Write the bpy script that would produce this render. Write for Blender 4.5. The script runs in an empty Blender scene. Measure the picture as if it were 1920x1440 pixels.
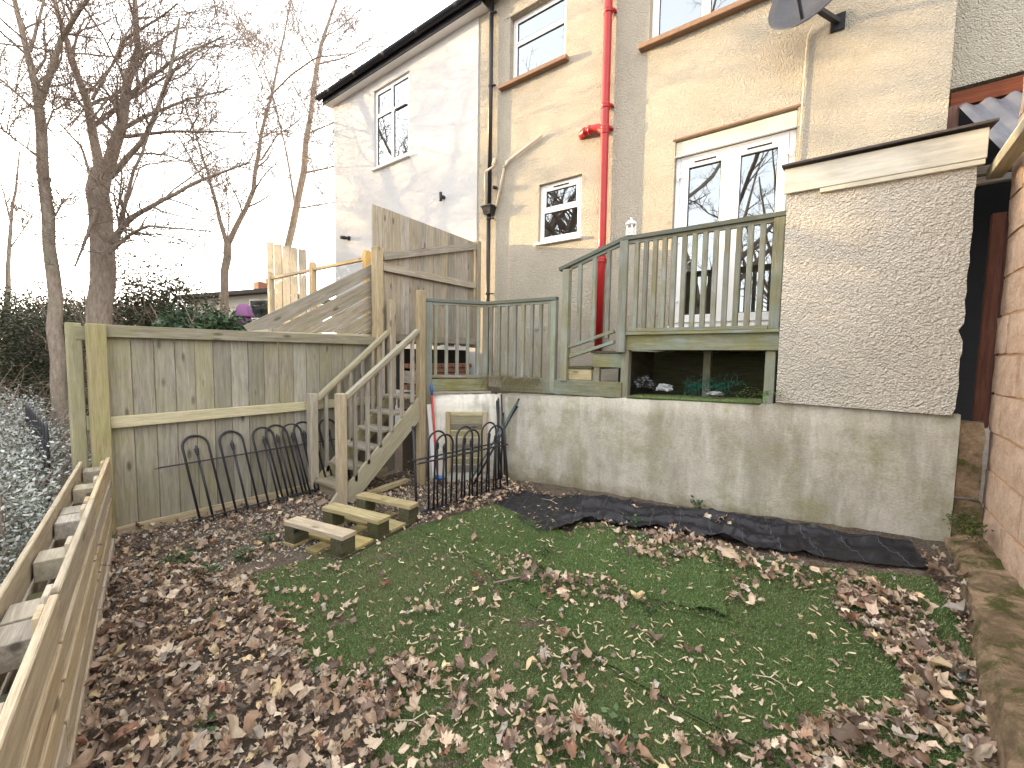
import bpy, bmesh, math, random
import numpy as np
from mathutils import Vector, Matrix, noise as mnoise
R = math.radians
scene = bpy.context.scene
coll = scene.collection

# ---------------------------------------------------------------- camera
FPX, CAMH = 800.0, 1.6
YAW, PITCH, ROLL = R(37.27), R(3.96), R(-0.93)
_f = np.array([-math.sin(YAW)*math.cos(PITCH), math.cos(YAW)*math.cos(PITCH), -math.sin(PITCH)])
_r = np.array([math.cos(YAW), math.sin(YAW), 0.0]); _d = np.cross(_f, _r)
_c, _s = math.cos(ROLL), math.sin(ROLL)
CM = np.array([_c*_r+_s*_d, -_s*_r+_c*_d, _f])
CP = np.array([0, 0, CAMH])
cam_data = bpy.data.cameras.new('camera'); cam = bpy.data.objects.new('camera', cam_data); coll.objects.link(cam)
cam_data.sensor_width = 36; cam_data.lens = 36*FPX/1920; cam_data.clip_start = 0.05; cam_data.clip_end = 2000
m = Matrix.Identity(4)
for i in range(3):
    m[i][0] = CM[0][i]; m[i][1] = -CM[1][i]; m[i][2] = -CM[2][i]; m[i][3] = CP[i]
cam.matrix_world = m
scene.camera = cam

# ---------------------------------------------------------------- sky and sun
SUN_AZ = R(14)        # angle in front of the facade line, sun stands over the -X end
SUN_EL = R(9)
w = bpy.data.worlds.new('World'); scene.world = w; w.use_nodes = True
wn = w.node_tree.nodes; wl = w.node_tree.links
bg = wn['Background']
sky = wn.new('ShaderNodeTexSky'); sky.sky_type = 'NISHITA'; sky.sun_disc = False
sky.sun_elevation = SUN_EL
sdir = Vector((-math.cos(SUN_AZ)*math.cos(SUN_EL), -math.sin(SUN_AZ)*math.cos(SUN_EL), math.sin(SUN_EL)))
sky.sun_rotation = math.atan2(sdir.x, sdir.y)
sky.air_density = 1.0; sky.dust_density = 3.0; sky.ozone_density = 1.0
hs = wn.new('ShaderNodeHueSaturation'); hs.inputs['Saturation'].default_value = 0.42
veil = wn.new('ShaderNodeMix'); veil.data_type = 'RGBA'; veil.blend_type = 'MIX'
veil.inputs['Factor'].default_value = 0.45; veil.inputs[7].default_value = (5.4, 5.3, 5.2, 1)
wl.new(sky.outputs[0], hs.inputs['Color']); wl.new(hs.outputs[0], veil.inputs[6]); wl.new(veil.outputs[2], bg.inputs['Color'])
bg.inputs['Strength'].default_value = 0.15
sd = bpy.data.lights.new('sun', 'SUN'); sd.energy = 2.0; sd.angle = R(0.5); sd.color = (1.0, 0.70, 0.36)
sun = bpy.data.objects.new('sun', sd); coll.objects.link(sun)
sun.rotation_euler = (-sdir).to_track_quat('-Z', 'Y').to_euler(); sun.location = sdir*60
vs = scene.view_settings; vs.view_transform = 'Standard'; vs.look = 'None'; vs.gamma = 1; vs.use_curve_mapping = False
vs.exposure = 2.78
scene.render.resolution_x, scene.render.resolution_y = 1024, 768

# ---------------------------------------------------------------- helpers: pixels to places
def ray(x, y): return CM.T @ np.array([(x-960)/FPX, (y-720)/FPX, 1.0])
def onZ(x, y, z=0.0):
    d = ray(x, y); return Vector(CP+d*(z-CAMH)/d[2])
def onY(x, y, Y):
    d = ray(x, y); return Vector(CP+d*Y/d[1])
def onX(x, y, X):
    d = ray(x, y); return Vector(CP+d*X/d[0])
def atD(x, y, D): return Vector(CP+ray(x, y)*D)
def projN(P):
    q = (np.asarray(P)-CP) @ CM.T
    return np.stack([q[:, 0]/q[:, 2]*FPX+960, q[:, 1]/q[:, 2]*FPX+720], 1), q[:, 2]
def V(*a): return Vector(a)
YE, YF = 4.35, 5.45          # front of extension and retaining wall, front of the house
def sstep(a, b, t):
    t = np.clip((t-a)/(b-a), 0, 1); return t*t*(3-2*t)
def zg(x, y):
    x = np.asarray(x, float); y = np.asarray(y, float)
    z = 0.075*(np.clip(x, -4.0, 1.2)+3.0)*sstep(1.0, 4.35, y)
    z = np.maximum(z, -0.06)
    z = z + 0.012*np.sin(x*2.3+1)*np.sin(y*1.9)+0.006*np.sin(x*5.1)*np.cos(y*4.3+2)
    return z

# ---------------------------------------------------------------- helpers: objects
WM = {}
def _reg(o, parent, world):
    if parent is not None:
        o.parent = parent; o.matrix_parent_inverse = WM[parent.name].inverted()
    o.matrix_basis = world; WM[o.name] = world.copy()
    return o
def tag(o, label=None, cat=None, group=None, kind=None):
    if label: o['label'] = label
    if cat: o['category'] = cat
    if group: o['group'] = group
    if kind: o['kind'] = kind
    return o
def thing(name, label, cat, loc=(0, 0, 0), group=None):
    o = bpy.data.objects.new(name, None); o.empty_display_size = 0.1; coll.objects.link(o)
    _reg(o, None, Matrix.Translation(Vector(loc))); return tag(o, label, cat, group)
def add(name, me, mat=None, parent=None, world=None):
    o = bpy.data.objects.new(name, me); coll.objects.link(o)
    if mat is not None and len(me.materials) == 0: me.materials.append(mat)
    return _reg(o, parent, world if world is not None else Matrix.Identity(4))
def mesh(name, verts, faces, mat=None, parent=None, smooth=False, world=None):
    me = bpy.data.meshes.new(name); me.from_pydata([tuple(v) for v in verts], [], faces); me.update()
    if smooth:
        me.polygons.foreach_set('use_smooth', [True]*len(me.polygons))
    return add(name, me, mat, parent, world)
def npmesh(name, verts, faces, mat=None, parent=None, cols=None, smooth=False, world=None):
    """verts (n,3), faces (m,k) arrays with one k; cols (n,3) per point colour"""
    verts = np.asarray(verts, np.float32); faces = np.asarray(faces, np.int32); k = faces.shape[1]; n = len(faces)
    me = bpy.data.meshes.new(name); me.vertices.add(len(verts)); me.vertices.foreach_set('co', verts.ravel())
    me.loops.add(n*k); me.loops.foreach_set('vertex_index', faces.ravel())
    me.polygons.add(n); me.polygons.foreach_set('loop_start', np.arange(0, n*k, k, dtype=np.int32))
    me.update(calc_edges=True)
    if smooth: me.polygons.foreach_set('use_smooth', np.ones(n, bool))
    if cols is not None:
        a = me.color_attributes.new('tint', 'FLOAT_COLOR', 'POINT')
        c = np.ones((len(verts), 4), np.float32); c[:, :3] = cols; a.data.foreach_set('color', c.ravel())
    return add(name, me, mat, parent, world)
_box = {}
def boxmesh(L, W, H, mat, bev=0.003):
    key = (round(L, 4), round(W, 4), round(H, 4), mat.name, bev)
    if key in _box: return _box[key]
    bm = bmesh.new(); bmesh.ops.create_cube(bm, size=1.0)
    for v in bm.verts: v.co = (v.co.x*L, v.co.y*W, v.co.z*H)
    if bev: bmesh.ops.bevel(bm, geom=list(bm.edges), offset=min(bev, min(L, W, H)*0.35), segments=1, affect='EDGES')
    me = bpy.data.meshes.new('piece'); bm.to_mesh(me); bm.free(); me.materials.append(mat); _box[key] = me
    return me
def frame(a, b, up=(0, 0, 1)):
    x = (Vector(b)-Vector(a)).normalized(); u = Vector(up)
    if abs(x.dot(u)) > 0.98: u = Vector((0, 1, 0)) if abs(x.y) < 0.9 else Vector((1, 0, 0))
    y = u.cross(x).normalized(); z = x.cross(y)
    m = Matrix((x, y, z)).transposed().to_4x4(); m.translation = (Vector(a)+Vector(b))/2
    return m
def bar(name, a, b, w, h, mat, parent=None, up=(0, 0, 1), bev=0.003):
    """square timber from a to b; h measured along up, w across"""
    L = (Vector(b)-Vector(a)).length
    return add(name, boxmesh(L, w, h, mat, bev), None, parent, frame(a, b, up))
def block(name, lo, hi, mat, parent=None, bev=0.003):
    lo = Vector(lo); hi = Vector(hi); s = hi-lo; c = (lo+hi)/2
    if s.z >= s.x and s.z >= s.y: return bar(name, V(c.x, c.y, lo.z), V(c.x, c.y, hi.z), s.x, s.y, mat, parent, (0, 1, 0), bev)
    if s.y > s.x: return bar(name, V(c.x, lo.y, c.z), V(c.x, hi.y, c.z), s.x, s.z, mat, parent, (0, 0, 1), bev)
    return bar(name, V(lo.x, c.y, c.z), V(hi.x, c.y, c.z), s.y, s.z, mat, parent, (0, 0, 1), bev)
def tube_np(path, rad, n=8, cap=True):
    P = [Vector(p) for p in path]; rr = rad if hasattr(rad, '__len__') else [rad]*len(P)
    vs_, fs = [], []; ref = None
    for i, p in enumerate(P):
        t = ((P[min(i+1, len(P)-1)]-P[max(i-1, 0)])).normalized()
        if ref is None: ref = Vector((0, 0, 1)) if abs(t.z) < 0.9 else Vector((1, 0, 0))
        u = ref-t*ref.dot(t)
        if u.length < 1e-4: u = t.orthogonal()
        u.normalize(); v = t.cross(u); ref = u
        for k in range(n):
            a = 2*math.pi*k/n; vs_.append(p+(u*math.cos(a)+v*math.sin(a))*rr[i])
    for i in range(len(P)-1):
        for k in range(n):
            fs.append((i*n+k, i*n+(k+1) % n, (i+1)*n+(k+1) % n, (i+1)*n+k))
    if cap: fs.append(tuple(range(n-1, -1, -1))); fs.append(tuple(range((len(P)-1)*n, len(P)*n)))
    return vs_, fs
def tube(name, path, rad, mat, parent=None, n=8, smooth=True):
    v, f = tube_np(path, rad, n); return mesh(name, v, f, mat, parent, smooth)
def prism(name, poly, off, mat, parent=None):
    """planar polygon pushed by the vector off"""
    n = len(poly); vs_ = [Vector(p) for p in poly]+[Vector(p)+Vector(off) for p in poly]
    fs = [tuple(range(n)), tuple(range(2*n-1, n-1, -1))]+[(i, i+n, (i+1) % n+n, (i+1) % n) for i in range(n)]
    o = mesh(name, vs_, fs, mat, parent)
    bm = bmesh.new(); bm.from_mesh(o.data); bmesh.ops.recalc_face_normals(bm, faces=bm.faces); bm.to_mesh(o.data); bm.free()
    return o
def prism_wood(name, poly, off, mat, parent=None):
    """like prism, its own frame along the longest side so that the grain follows the board"""
    P = [Vector(p) for p in poly]; n = len(P)
    k = max(range(n), key=lambda i: (P[(i+1) % n]-P[i]).length)
    fr = frame(P[k], P[(k+1) % n], Vector(off).normalized()); inv = fr.inverted()
    vs_ = [inv @ p for p in P]+[inv @ (p+Vector(off)) for p in P]
    fs = [tuple(range(n)), tuple(range(2*n-1, n-1, -1))]+[(i, i+n, (i+1) % n+n, (i+1) % n) for i in range(n)]
    o = mesh(name, vs_, fs, mat, parent, world=fr)
    bm = bmesh.new(); bm.from_mesh(o.data); bmesh.ops.recalc_face_normals(bm, faces=bm.faces); bm.to_mesh(o.data); bm.free()
    return o
def lathe(name, prof, loc, mat, parent=None, n=20, smooth=True, fold=None):
    vs_, fs = [], []
    for i, (r, z) in enumerate(prof):
        for k in range(n):
            a = 2*math.pi*k/n; q = r*(1+(fold(a, z) if fold else 0)); vs_.append((q*math.cos(a), q*math.sin(a), z))
    for i in range(len(prof)-1):
        for k in range(n): fs.append((i*n+k, i*n+(k+1) % n, (i+1)*n+(k+1) % n, (i+1)*n+k))
    fs.append(tuple(range(n-1, -1, -1))); fs.append(tuple(range((len(prof)-1)*n, len(prof)*n)))
    return mesh(name, vs_, fs, mat, parent, smooth, Matrix.Translation(Vector(loc)))
def copy_tree(o, parent=None, world=None, label=None, group=None):
    c = o.copy(); coll.objects.link(c)
    dw = None
    if parent is None:
        c.matrix_basis = world; WM[c.name] = world.copy()
    else:
        c.parent = parent
    if label: c['label'] = label
    if group: c['group'] = group
    for ch in [k for k in bpy.data.objects if k.parent == o]: copy_tree(ch, c)
    return c

# ---------------------------------------------------------------- materials
MATS = {}
class NB:
    def __init__(s, name):
        s.m = bpy.data.materials.new(name); s.m.use_nodes = True; MATS[name] = s.m
        s.t = s.m.node_tree; s.n = s.t.nodes; s.l = s.t.links; s.b = s.n['Principled BSDF']
    def new(s, t, **kw):
        n = s.n.new('ShaderNode'+t)
        for k, v in kw.items(): setattr(n, k, v)
        return n
    def link(s, a, b): s.l.new(a, b)
    def coord(s, which='Object', rand=False):
        tc = s.new('TexCoord'); out = tc.outputs[which]
        if rand:
            oi = s.new('ObjectInfo'); cx = s.new('CombineXYZ')
            for i, k in enumerate((37.1, 17.3, 53.7)):
                mm = s.new('Math', operation='MULTIPLY'); mm.inputs[1].default_value = k
                s.link(oi.outputs['Random'], mm.inputs[0]); s.link(mm.outputs[0], cx.inputs[i])
            va = s.new('VectorMath', operation='ADD'); s.link(out, va.inputs[0]); s.link(cx.outputs[0], va.inputs[1]); out = va.outputs[0]
        return out
    def map(s, v, scale=(1, 1, 1), rot=(0, 0, 0)):
        mp = s.new('Mapping'); mp.inputs['Scale'].default_value = scale; mp.inputs['Rotation'].default_value = rot
        s.link(v, mp.inputs[0]); return mp.outputs[0]
    def noise(s, v, scale=5, detail=4, rough=0.55, dist=0.0):
        n = s.new('TexNoise'); n.inputs['Scale'].default_value = scale; n.inputs['Detail'].default_value = detail
        n.inputs['Roughness'].default_value = rough; n.inputs['Distortion'].default_value = dist
        if v is not None: s.link(v, n.inputs['Vector'])
        return n.outputs['Fac']
    def voro(s, v, scale=5, feat='F1', out='Distance', rnd=1.0):
        n = s.new('TexVoronoi', feature=feat); n.inputs['Scale'].default_value = scale; n.inputs['Randomness'].default_value = rnd
        if v is not None: s.link(v, n.inputs['Vector'])
        return n.outputs[out]
    def ramp(s, f, stops):
        n = s.new('ValToRGB'); e = n.color_ramp.elements
        while len(e) < len(stops): e.new(0.5)
        for q, (p, c) in zip(e, stops):
            q.position = p; q.color = (c, c, c, 1) if not hasattr(c, '__len__') else (*c, 1)
        s.link(f, n.inputs[0]); return n.outputs[0]
    def mix(s, f, a, b, mode='MIX'):
        n = s.new('Mix', data_type='RGBA', blend_type=mode)
        for v, i in ((f, 0), (a, 6), (b, 7)):
            if hasattr(v, 'default_value') or hasattr(v, 'is_linked'): s.link(v, n.inputs[i])
            elif i == 0: n.inputs[i].default_value = v
            else: n.inputs[i].default_value = (*v, 1) if hasattr(v, '__len__') else (v, v, v, 1)
        return n.outputs[2]
    def math(s, op, a, b=None):
        n = s.new('Math', operation=op)
        for i, v in enumerate((a, b)):
            if v is None: continue
            if hasattr(v, 'is_linked'): s.link(v, n.inputs[i])
            else: n.inputs[i].default_value = v
        return n.outputs[0]
    def bump(s, h, strength=0.5, dist=0.01):
        b = s.new('Bump'); b.inputs['Strength'].default_value = strength; b.inputs['Distance'].default_value = dist
        s.link(h, b.inputs['Height']); s.link(b.outputs[0], s.b.inputs['Normal']); return b
    def out(s, col=None, rough=0.8, spec=0.3, metal=0.0):
        if col is not None:
            if hasattr(col, 'is_linked'): s.link(col, s.b.inputs['Base Color'])
            else: s.b.inputs['Base Color'].default_value = (*col, 1)
        if hasattr(rough, 'is_linked'): s.link(rough, s.b.inputs['Roughness'])
        else: s.b.inputs['Roughness'].default_value = rough
        s.b.inputs['Specular IOR Level'].default_value = spec; s.b.inputs['Metallic'].default_value = metal
        return s.m

def wood(name, dark, light, algae=None, alg=0.5, knots=True, bump=0.35, paint=None, wear=0.5, vary=0.35):
    b = NB(name); v = b.coord('Object', True)
    g = b.noise(b.map(v, (1.2, 14, 14)), 3.0, 6, 0.6, 0.6)
    fine = b.noise(b.map(v, (2.5, 90, 90)), 4.0, 3, 0.6)
    patch = b.noise(v, 2.2, 3)
    col = b.mix(b.ramp(g, [(0.3, 0), (0.72, 1)]), dark, light)
    col = b.mix(b.ramp(fine, [(0.35, 0.72), (0.65, 1.08)]), 0, col, 'MULTIPLY') if False else b.mix(0.65, col, b.ramp(fine, [(0.33, 0.55), (0.66, 1.0)]), 'MULTIPLY')
    if knots:
        kn = b.voro(b.map(v, (2.6, 7.5, 7.5)), 1.0)
        col = b.mix(b.ramp(kn, [(0.07, 0.85), (0.16, 0.0)]), col, tuple(c*0.32 for c in dark))
    if paint:
        pm = b.ramp(b.math('ADD', b.math('MULTIPLY', patch, 0.7), b.math('MULTIPLY', fine, 0.35)), [(wear-0.07, 0), (wear+0.05, 1)])
        pc = b.mix(b.ramp(g, [(0.3, 0.0), (0.7, 1.0)]), tuple(c*0.72 for c in paint), paint)
        col = b.mix(pm, col, pc)
    if algae:
        col = b.mix(b.math('MULTIPLY', b.ramp(b.noise(v, 3.4, 5, 0.65), [(0.42, 0), (0.68, 1)]), alg), col, algae)
    oi = b.new('ObjectInfo'); hv = b.new('HueSaturation')
    mr = b.new('MapRange'); mr.inputs[3].default_value = 1-vary*0.6; mr.inputs[4].default_value = 1+vary*0.5
    b.link(oi.outputs['Random'], mr.inputs[0]); b.link(mr.outputs[0], hv.inputs['Value'])
    wv = b.math('FRACT', b.math('MULTIPLY', oi.outputs['Random'], 7.13)); mr2 = b.new('MapRange'); mr2.inputs[3].default_value = 0.7; mr2.inputs[4].default_value = 1.2
    b.link(wv, mr2.inputs[0]); b.link(mr2.outputs[0], hv.inputs['Saturation']); b.link(col, hv.inputs['Color'])
    b.bump(b.math('ADD', b.math('MULTIPLY', g, 0.6), fine), bump, 0.006)
    return b.out(hv.outputs[0], 0.82, 0.25)

M_fence = wood('weathered_green_timber', (0.215, 0.195, 0.148), (0.39, 0.365, 0.305), (0.25, 0.25, 0.13), 0.5)
M_post = wood('treated_post_timber', (0.25, 0.22, 0.13), (0.42, 0.37, 0.24), (0.25, 0.26, 0.10), 0.5)
M_grey = wood('grey_weathered_timber', (0.235, 0.20, 0.155), (0.46, 0.41, 0.335), (0.25, 0.24, 0.13), 0.3)
M_stair = wood('stair_timber', (0.28, 0.22, 0.15), (0.52, 0.44, 0.32), (0.28, 0.27, 0.13), 0.3)
M_rail = wood('pale_rail_timber', (0.36, 0.32, 0.20), (0.55, 0.50, 0.35), (0.3, 0.3, 0.14), 0.3, knots=False)
M_pallet = wood('pale_pallet_timber', (0.38, 0.30, 0.20), (0.66, 0.56, 0.41), (0.42, 0.38, 0.26), 0.35, bump=0.7, vary=0.25)
M_palletwet = wood('mossy_pallet_timber', (0.30, 0.235, 0.11), (0.55, 0.46, 0.26), (0.20, 0.19, 0.06), 0.6, bump=0.5)
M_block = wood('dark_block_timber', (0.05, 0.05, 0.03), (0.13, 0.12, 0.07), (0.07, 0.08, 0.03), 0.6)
M_sage = wood('sage_painted_timber', (0.20, 0.185, 0.125), (0.33, 0.31, 0.23), (0.17, 0.17, 0.07), 0.55, knots=False, paint=(0.30, 0.325, 0.285), wear=0.50, vary=0.3)
M_sagedark = wood('sage_handrail_timber', (0.13, 0.125, 0.09), (0.23, 0.22, 0.17), (0.12, 0.12, 0.05), 0.5, knots=False, paint=(0.15, 0.18, 0.155), wear=0.5, vary=0.15)
M_beam = wood('flaking_sage_beam', (0.16, 0.155, 0.085), (0.36, 0.35, 0.23), (0.17, 0.165, 0.05), 0.7, knots=False, paint=(0.26, 0.31, 0.28), wear=0.55, vary=0.2)
M_new = wood('new_orange_timber', (0.50, 0.33, 0.14), (0.70, 0.52, 0.28), None, knots=True, vary=0.2)
M_redwood = wood('red_stained_timber', (0.10, 0.035, 0.02), (0.20, 0.07, 0.04), None, knots=False, vary=0.1)
M_whitewood = wood('flaking_white_board', (0.42, 0.39, 0.30), (0.62, 0.58, 0.47), (0.45, 0.43, 0.30), 0.4, paint=(0.74, 0.71, 0.60), wear=0.40, vary=0.08, bump=0.5)
M_bark = None

def roughcast(name, base, grime, scale=52.0, bump=1.0):
    b = NB(name); v = b.coord('Object')
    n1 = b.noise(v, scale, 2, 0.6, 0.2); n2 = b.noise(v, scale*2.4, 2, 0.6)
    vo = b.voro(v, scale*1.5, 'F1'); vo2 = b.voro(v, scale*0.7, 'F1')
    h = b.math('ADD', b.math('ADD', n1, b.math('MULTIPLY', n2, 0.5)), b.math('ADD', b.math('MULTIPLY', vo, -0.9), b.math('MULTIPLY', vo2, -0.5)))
    big = b.noise(v, 0.9, 5, 0.6); mid = b.noise(v, 4.5, 5, 0.65)
    col = b.mix(b.ramp(big, [(0.35, 0), (0.7, 1)]), base, tuple(c*0.86 for c in base))
    col = b.mix(b.math('MULTIPLY', b.ramp(mid, [(0.5, 0), (0.72, 1)]), 0.55), col, grime)
    col = b.mix(0.8, col, b.ramp(h, [(0.05, 0.70), (0.75, 1.06)]), 'MULTIPLY')  # shade between pebbles painted in: colour darkens with the bump hollows
    # cracked, blown and dirty spots
    sp = b.voro(b.map(v, (1, 1, 1)), 1.7); col = b.mix(b.ramp(sp, [(0.03, 0.5), (0.075, 0)]), col, tuple(c*0.55 for c in grime))
    b.bump(h, bump, 0.018); return b.out(col, 0.92, 0.2)
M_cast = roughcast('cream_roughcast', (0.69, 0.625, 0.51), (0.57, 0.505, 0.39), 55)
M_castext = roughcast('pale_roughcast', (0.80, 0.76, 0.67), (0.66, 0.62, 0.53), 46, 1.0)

b = NB('white_render'); v = b.coord('Object')
col = b.mix(b.ramp(b.noise(v, 1.3, 6, 0.6), [(0.4, 0), (0.7, 1)]), (0.51, 0.51, 0.515), (0.45, 0.45, 0.455))
col = b.mix(b.math('MULTIPLY', b.ramp(b.noise(b.map(v, (9, 9, 1.2)), 1.0, 5), [(0.52, 0), (0.75, 1)]), 0.35), col, (0.46, 0.455, 0.43))
b.bump(b.noise(v, 7, 7, 0.6), 0.5, 0.02); M_white = b.out(col, 0.85, 0.25)

b = NB('stained_concrete'); v = b.coord('Object')
n1 = b.noise(v, 1.6, 6, 0.65); st = b.noise(b.map(v, (2.4, 2.4, 0.7)), 1.2, 7, 0.66); fi = b.noise(v, 60, 4, 0.7)
col = b.mix(b.ramp(n1, [(0.3, 0), (0.68, 1)]), (0.42, 0.395, 0.335), (0.60, 0.575, 0.51))
col = b.mix(b.math('MULTIPLY', b.ramp(st, [(0.46, 0), (0.68, 1)]), 0.72), col, (0.25, 0.235, 0.18))
col = b.mix(b.math('MULTIPLY', b.ramp(b.noise(b.map(v, (6, 6, 1.0)), 1.7, 5), [(0.55, 0), (0.7, 1)]), 0.5), col, (0.66, 0.65, 0.60))
col = b.mix(b.math('MULTIPLY', b.ramp(b.noise(v, 2.3, 7, 0.75), [(0.47, 0), (0.66, 1)]), 0.7), col, (0.27, 0.27, 0.135))
col = b.mix(0.55, col, b.ramp(fi, [(0.3, 0.62), (0.7, 1.05)]), 'MULTIPLY')
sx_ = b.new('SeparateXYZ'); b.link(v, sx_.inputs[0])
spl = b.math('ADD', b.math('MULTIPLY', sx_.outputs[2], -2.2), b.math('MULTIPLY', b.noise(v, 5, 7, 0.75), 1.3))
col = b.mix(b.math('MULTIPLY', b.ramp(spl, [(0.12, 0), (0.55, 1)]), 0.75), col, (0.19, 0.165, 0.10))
b.bump(b.math('ADD', b.math('ADD', fi, b.math('MULTIPLY', b.noise(v, 9, 5, 0.6), 1.4)), b.math('MULTIPLY', n1, 2.0)), 0.5, 0.012); M_conc = b.out(col, 0.93, 0.2)

b = NB('peach_block'); v = b.coord('Object', True)
n1 = b.noise(v, 9, 7, 0.7); col = b.mix(b.ramp(n1, [(0.3, 0), (0.7, 1)]), (0.40, 0.265, 0.185), (0.62, 0.465, 0.355))
col = b.mix(b.math('MULTIPLY', b.ramp(b.noise(v, 55, 3), [(0.5, 0), (0.7, 1)]), 0.6), col, (0.66, 0.52, 0.40))
b.bump(b.math('ADD', b.noise(v, 45, 5, 0.7), b.math('MULTIPLY', n1, 1.2)), 0.9, 0.012); M_peach = b.out(col, 0.95, 0.15)
b = NB('orange_mortar'); v = b.coord('Object')
col = b.mix(b.noise(v, 8, 5), (0.36, 0.21, 0.12), (0.52, 0.34, 0.20)); b.bump(b.noise(v, 30, 5), 0.8, 0.01); M_mortar = b.out(col, 0.95, 0.15)
b = NB('mossy_ledge'); v = b.coord('Object')
col = b.mix(b.ramp(b.noise(v, 5, 7, 0.7), [(0.38, 0), (0.6, 1)]), (0.40, 0.29, 0.19), (0.17, 0.125, 0.08))
col = b.mix(b.ramp(b.noise(v, 4.5, 8, 0.8), [(0.50, 0), (0.60, 1)]), col, (0.085, 0.09, 0.03))
b.bump(b.noise(v, 24, 7, 0.75), 1.0, 0.03); M_ledge = b.out(col, 0.95, 0.15)

def simple(name, col, rough=0.5, spec=0.4, metal=0.0, var=0.15, scale=14, bump=0.0):
    b = NB(name); v = b.coord('Object', True); n = b.noise(v, scale, 5, 0.6)
    c = b.mix(n, tuple(x*(1-var) for x in col), tuple(min(1, x*(1+var)) for x in col))
    if bump: b.bump(n, bump, 0.01)
    return b.out(c, b.ramp(b.noise(v, scale*2, 3), [(0.3, max(0.03, rough-0.1)), (0.7, min(1, rough+0.12))]), spec, metal)
M_upvc = simple('white_plastic', (0.80, 0.80, 0.80), 0.35, 0.45, var=0.04)
M_black = simple('black_plastic', (0.016, 0.016, 0.02), 0.38, 0.4, var=0.3)
M_iron = simple('black_iron', (0.018, 0.018, 0.024), 0.5, 0.45, var=0.4, scale=40, bump=0.15)
M_red = simple('red_gloss_paint', (0.36, 0.014, 0.016), 0.38, 0.45, var=0.28, scale=9, bump=0.1)
M_redpole = simple('red_plastic', (0.45, 0.04, 0.03), 0.4)
M_blue = simple('blue_plastic', (0.03, 0.11, 0.36), 0.4)
M_beige = simple('beige_pipe', (0.60, 0.54, 0.42), 0.55)
M_sill = simple('brown_sill', (0.27, 0.17, 0.11), 0.8, 0.2, var=0.35, scale=20, bump=0.4)
M_dark = simple('dark_interior', (0.02, 0.02, 0.022), 0.9, 0.1)
M_room = simple('room_interior', (0.10, 0.095, 0.09), 0.9, 0.1)
M_felt = simple('roof_felt', (0.09, 0.08, 0.075), 0.95, 0.15, var=0.4, scale=40, bump=0.8)
M_dish = simple('dark_dish', (0.045, 0.045, 0.052), 0.45, 0.4)
M_slate = simple('dark_roof', (0.06, 0.06, 0.065), 0.8, 0.2)
M_soil = None
M_steel = simple('teal_pole', (0.08, 0.13, 0.14), 0.4)
M_purple = simple('purple_canvas', (0.24, 0.11, 0.23), 0.85, 0.15)
M_net = simple('green_net', (0.012, 0.11, 0.075), 0.6)
M_bag = simple('grey_polythene', (0.30, 0.32, 0.34), 0.22, 0.5)
M_bagblack = simple('black_polythene', (0.02, 0.02, 0.022), 0.25, 0.5)
M_candle = simple('candle_wax', (0.8, 0.78, 0.7), 0.5)
M_shed = simple('cream_shed', (0.62, 0.60, 0.52), 0.8, 0.2)
M_brick = simple('brown_brick', (0.26, 0.13, 0.09), 0.9, 0.15, var=0.35, scale=25, bump=0.5)

b = NB('window_glass')
for n in list(b.n): b.n.remove(n)
o_ = b.new('OutputMaterial'); mx = b.new('MixShader'); fr = b.new('Fresnel'); fr.inputs[0].default_value = 3.3
gl = b.new('BsdfGlossy'); gl.inputs['Roughness'].default_value = 0.0; gl.inputs['Color'].default_value = (0.88, 0.95, 1, 1)
tr = b.new('BsdfTransparent'); tr.inputs[0].default_value = (0.72, 0.76, 0.78, 1)
tcn = b.coord('Object'); bp = b.new('Bump'); bp.inputs['Strength'].default_value = 0.05; bp.inputs['Distance'].default_value = 0.02
b.link(b.noise(tcn, 2.0, 1), bp.inputs['Height']); b.link(bp.outputs[0], gl.inputs['Normal'])
b.link(fr.outputs[0], mx.inputs[0]); b.link(tr.outputs[0], mx.inputs[1]); b.link(gl.outputs[0], mx.inputs[2]); b.link(mx.outputs[0], o_.inputs[0])
M_glass = b.m

M_clear = M_glass.copy(); M_clear.name = 'clear_glass'
for n in M_clear.node_tree.nodes:
    if n.type == 'FRESNEL': n.inputs[0].default_value = 1.3
    if n.type == 'BSDF_TRANSPARENT': n.inputs[0].default_value = (0.93, 0.95, 0.95, 1)

b = NB('clear_corrugated_plastic'); v = b.coord('Object')
c = b.mix(b.noise(v, 6, 5), (0.09, 0.095, 0.115), (0.17, 0.18, 0.21)); M_corr = b.out(c, 0.25, 0.5)

def tintmat(name, rough=0.85, spec=0.2, trans=0.0, bumps=0.0, mul=(1, 1, 1)):
    b = NB(name); a = b.new('Attribute'); a.attribute_name = 'tint'; v = b.coord('Object')
    c = b.mix(1.0, a.outputs['Color'], mul, 'MULTIPLY')
    c = b.mix(0.4, c, b.ramp(b.noise(v, 60, 3), [(0.3, 0.6), (0.7, 1.1)]), 'MULTIPLY')
    b.out(c, rough, spec)
    if trans:
        t = b.new('BsdfTranslucent'); mx = b.new('MixShader'); mx.inputs[0].default_value = trans
        b.link(c, t.inputs[0]); b.link(b.b.outputs[0], mx.inputs[1]); b.link(t.outputs[0], mx.inputs[2])
        b.link(mx.outputs[0], b.n['Material Output'].inputs[0])
    return b.m
M_leaf = tintmat('dry_leaf', 0.62, 0.35, 0.12)
M_turf = tintmat('turf_pile', 0.55, 0.3, 0.0)
M_green = tintmat('foliage', 0.5, 0.4, 0.2)
M_stone = tintmat('gravel', 0.9, 0.2)

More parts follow.
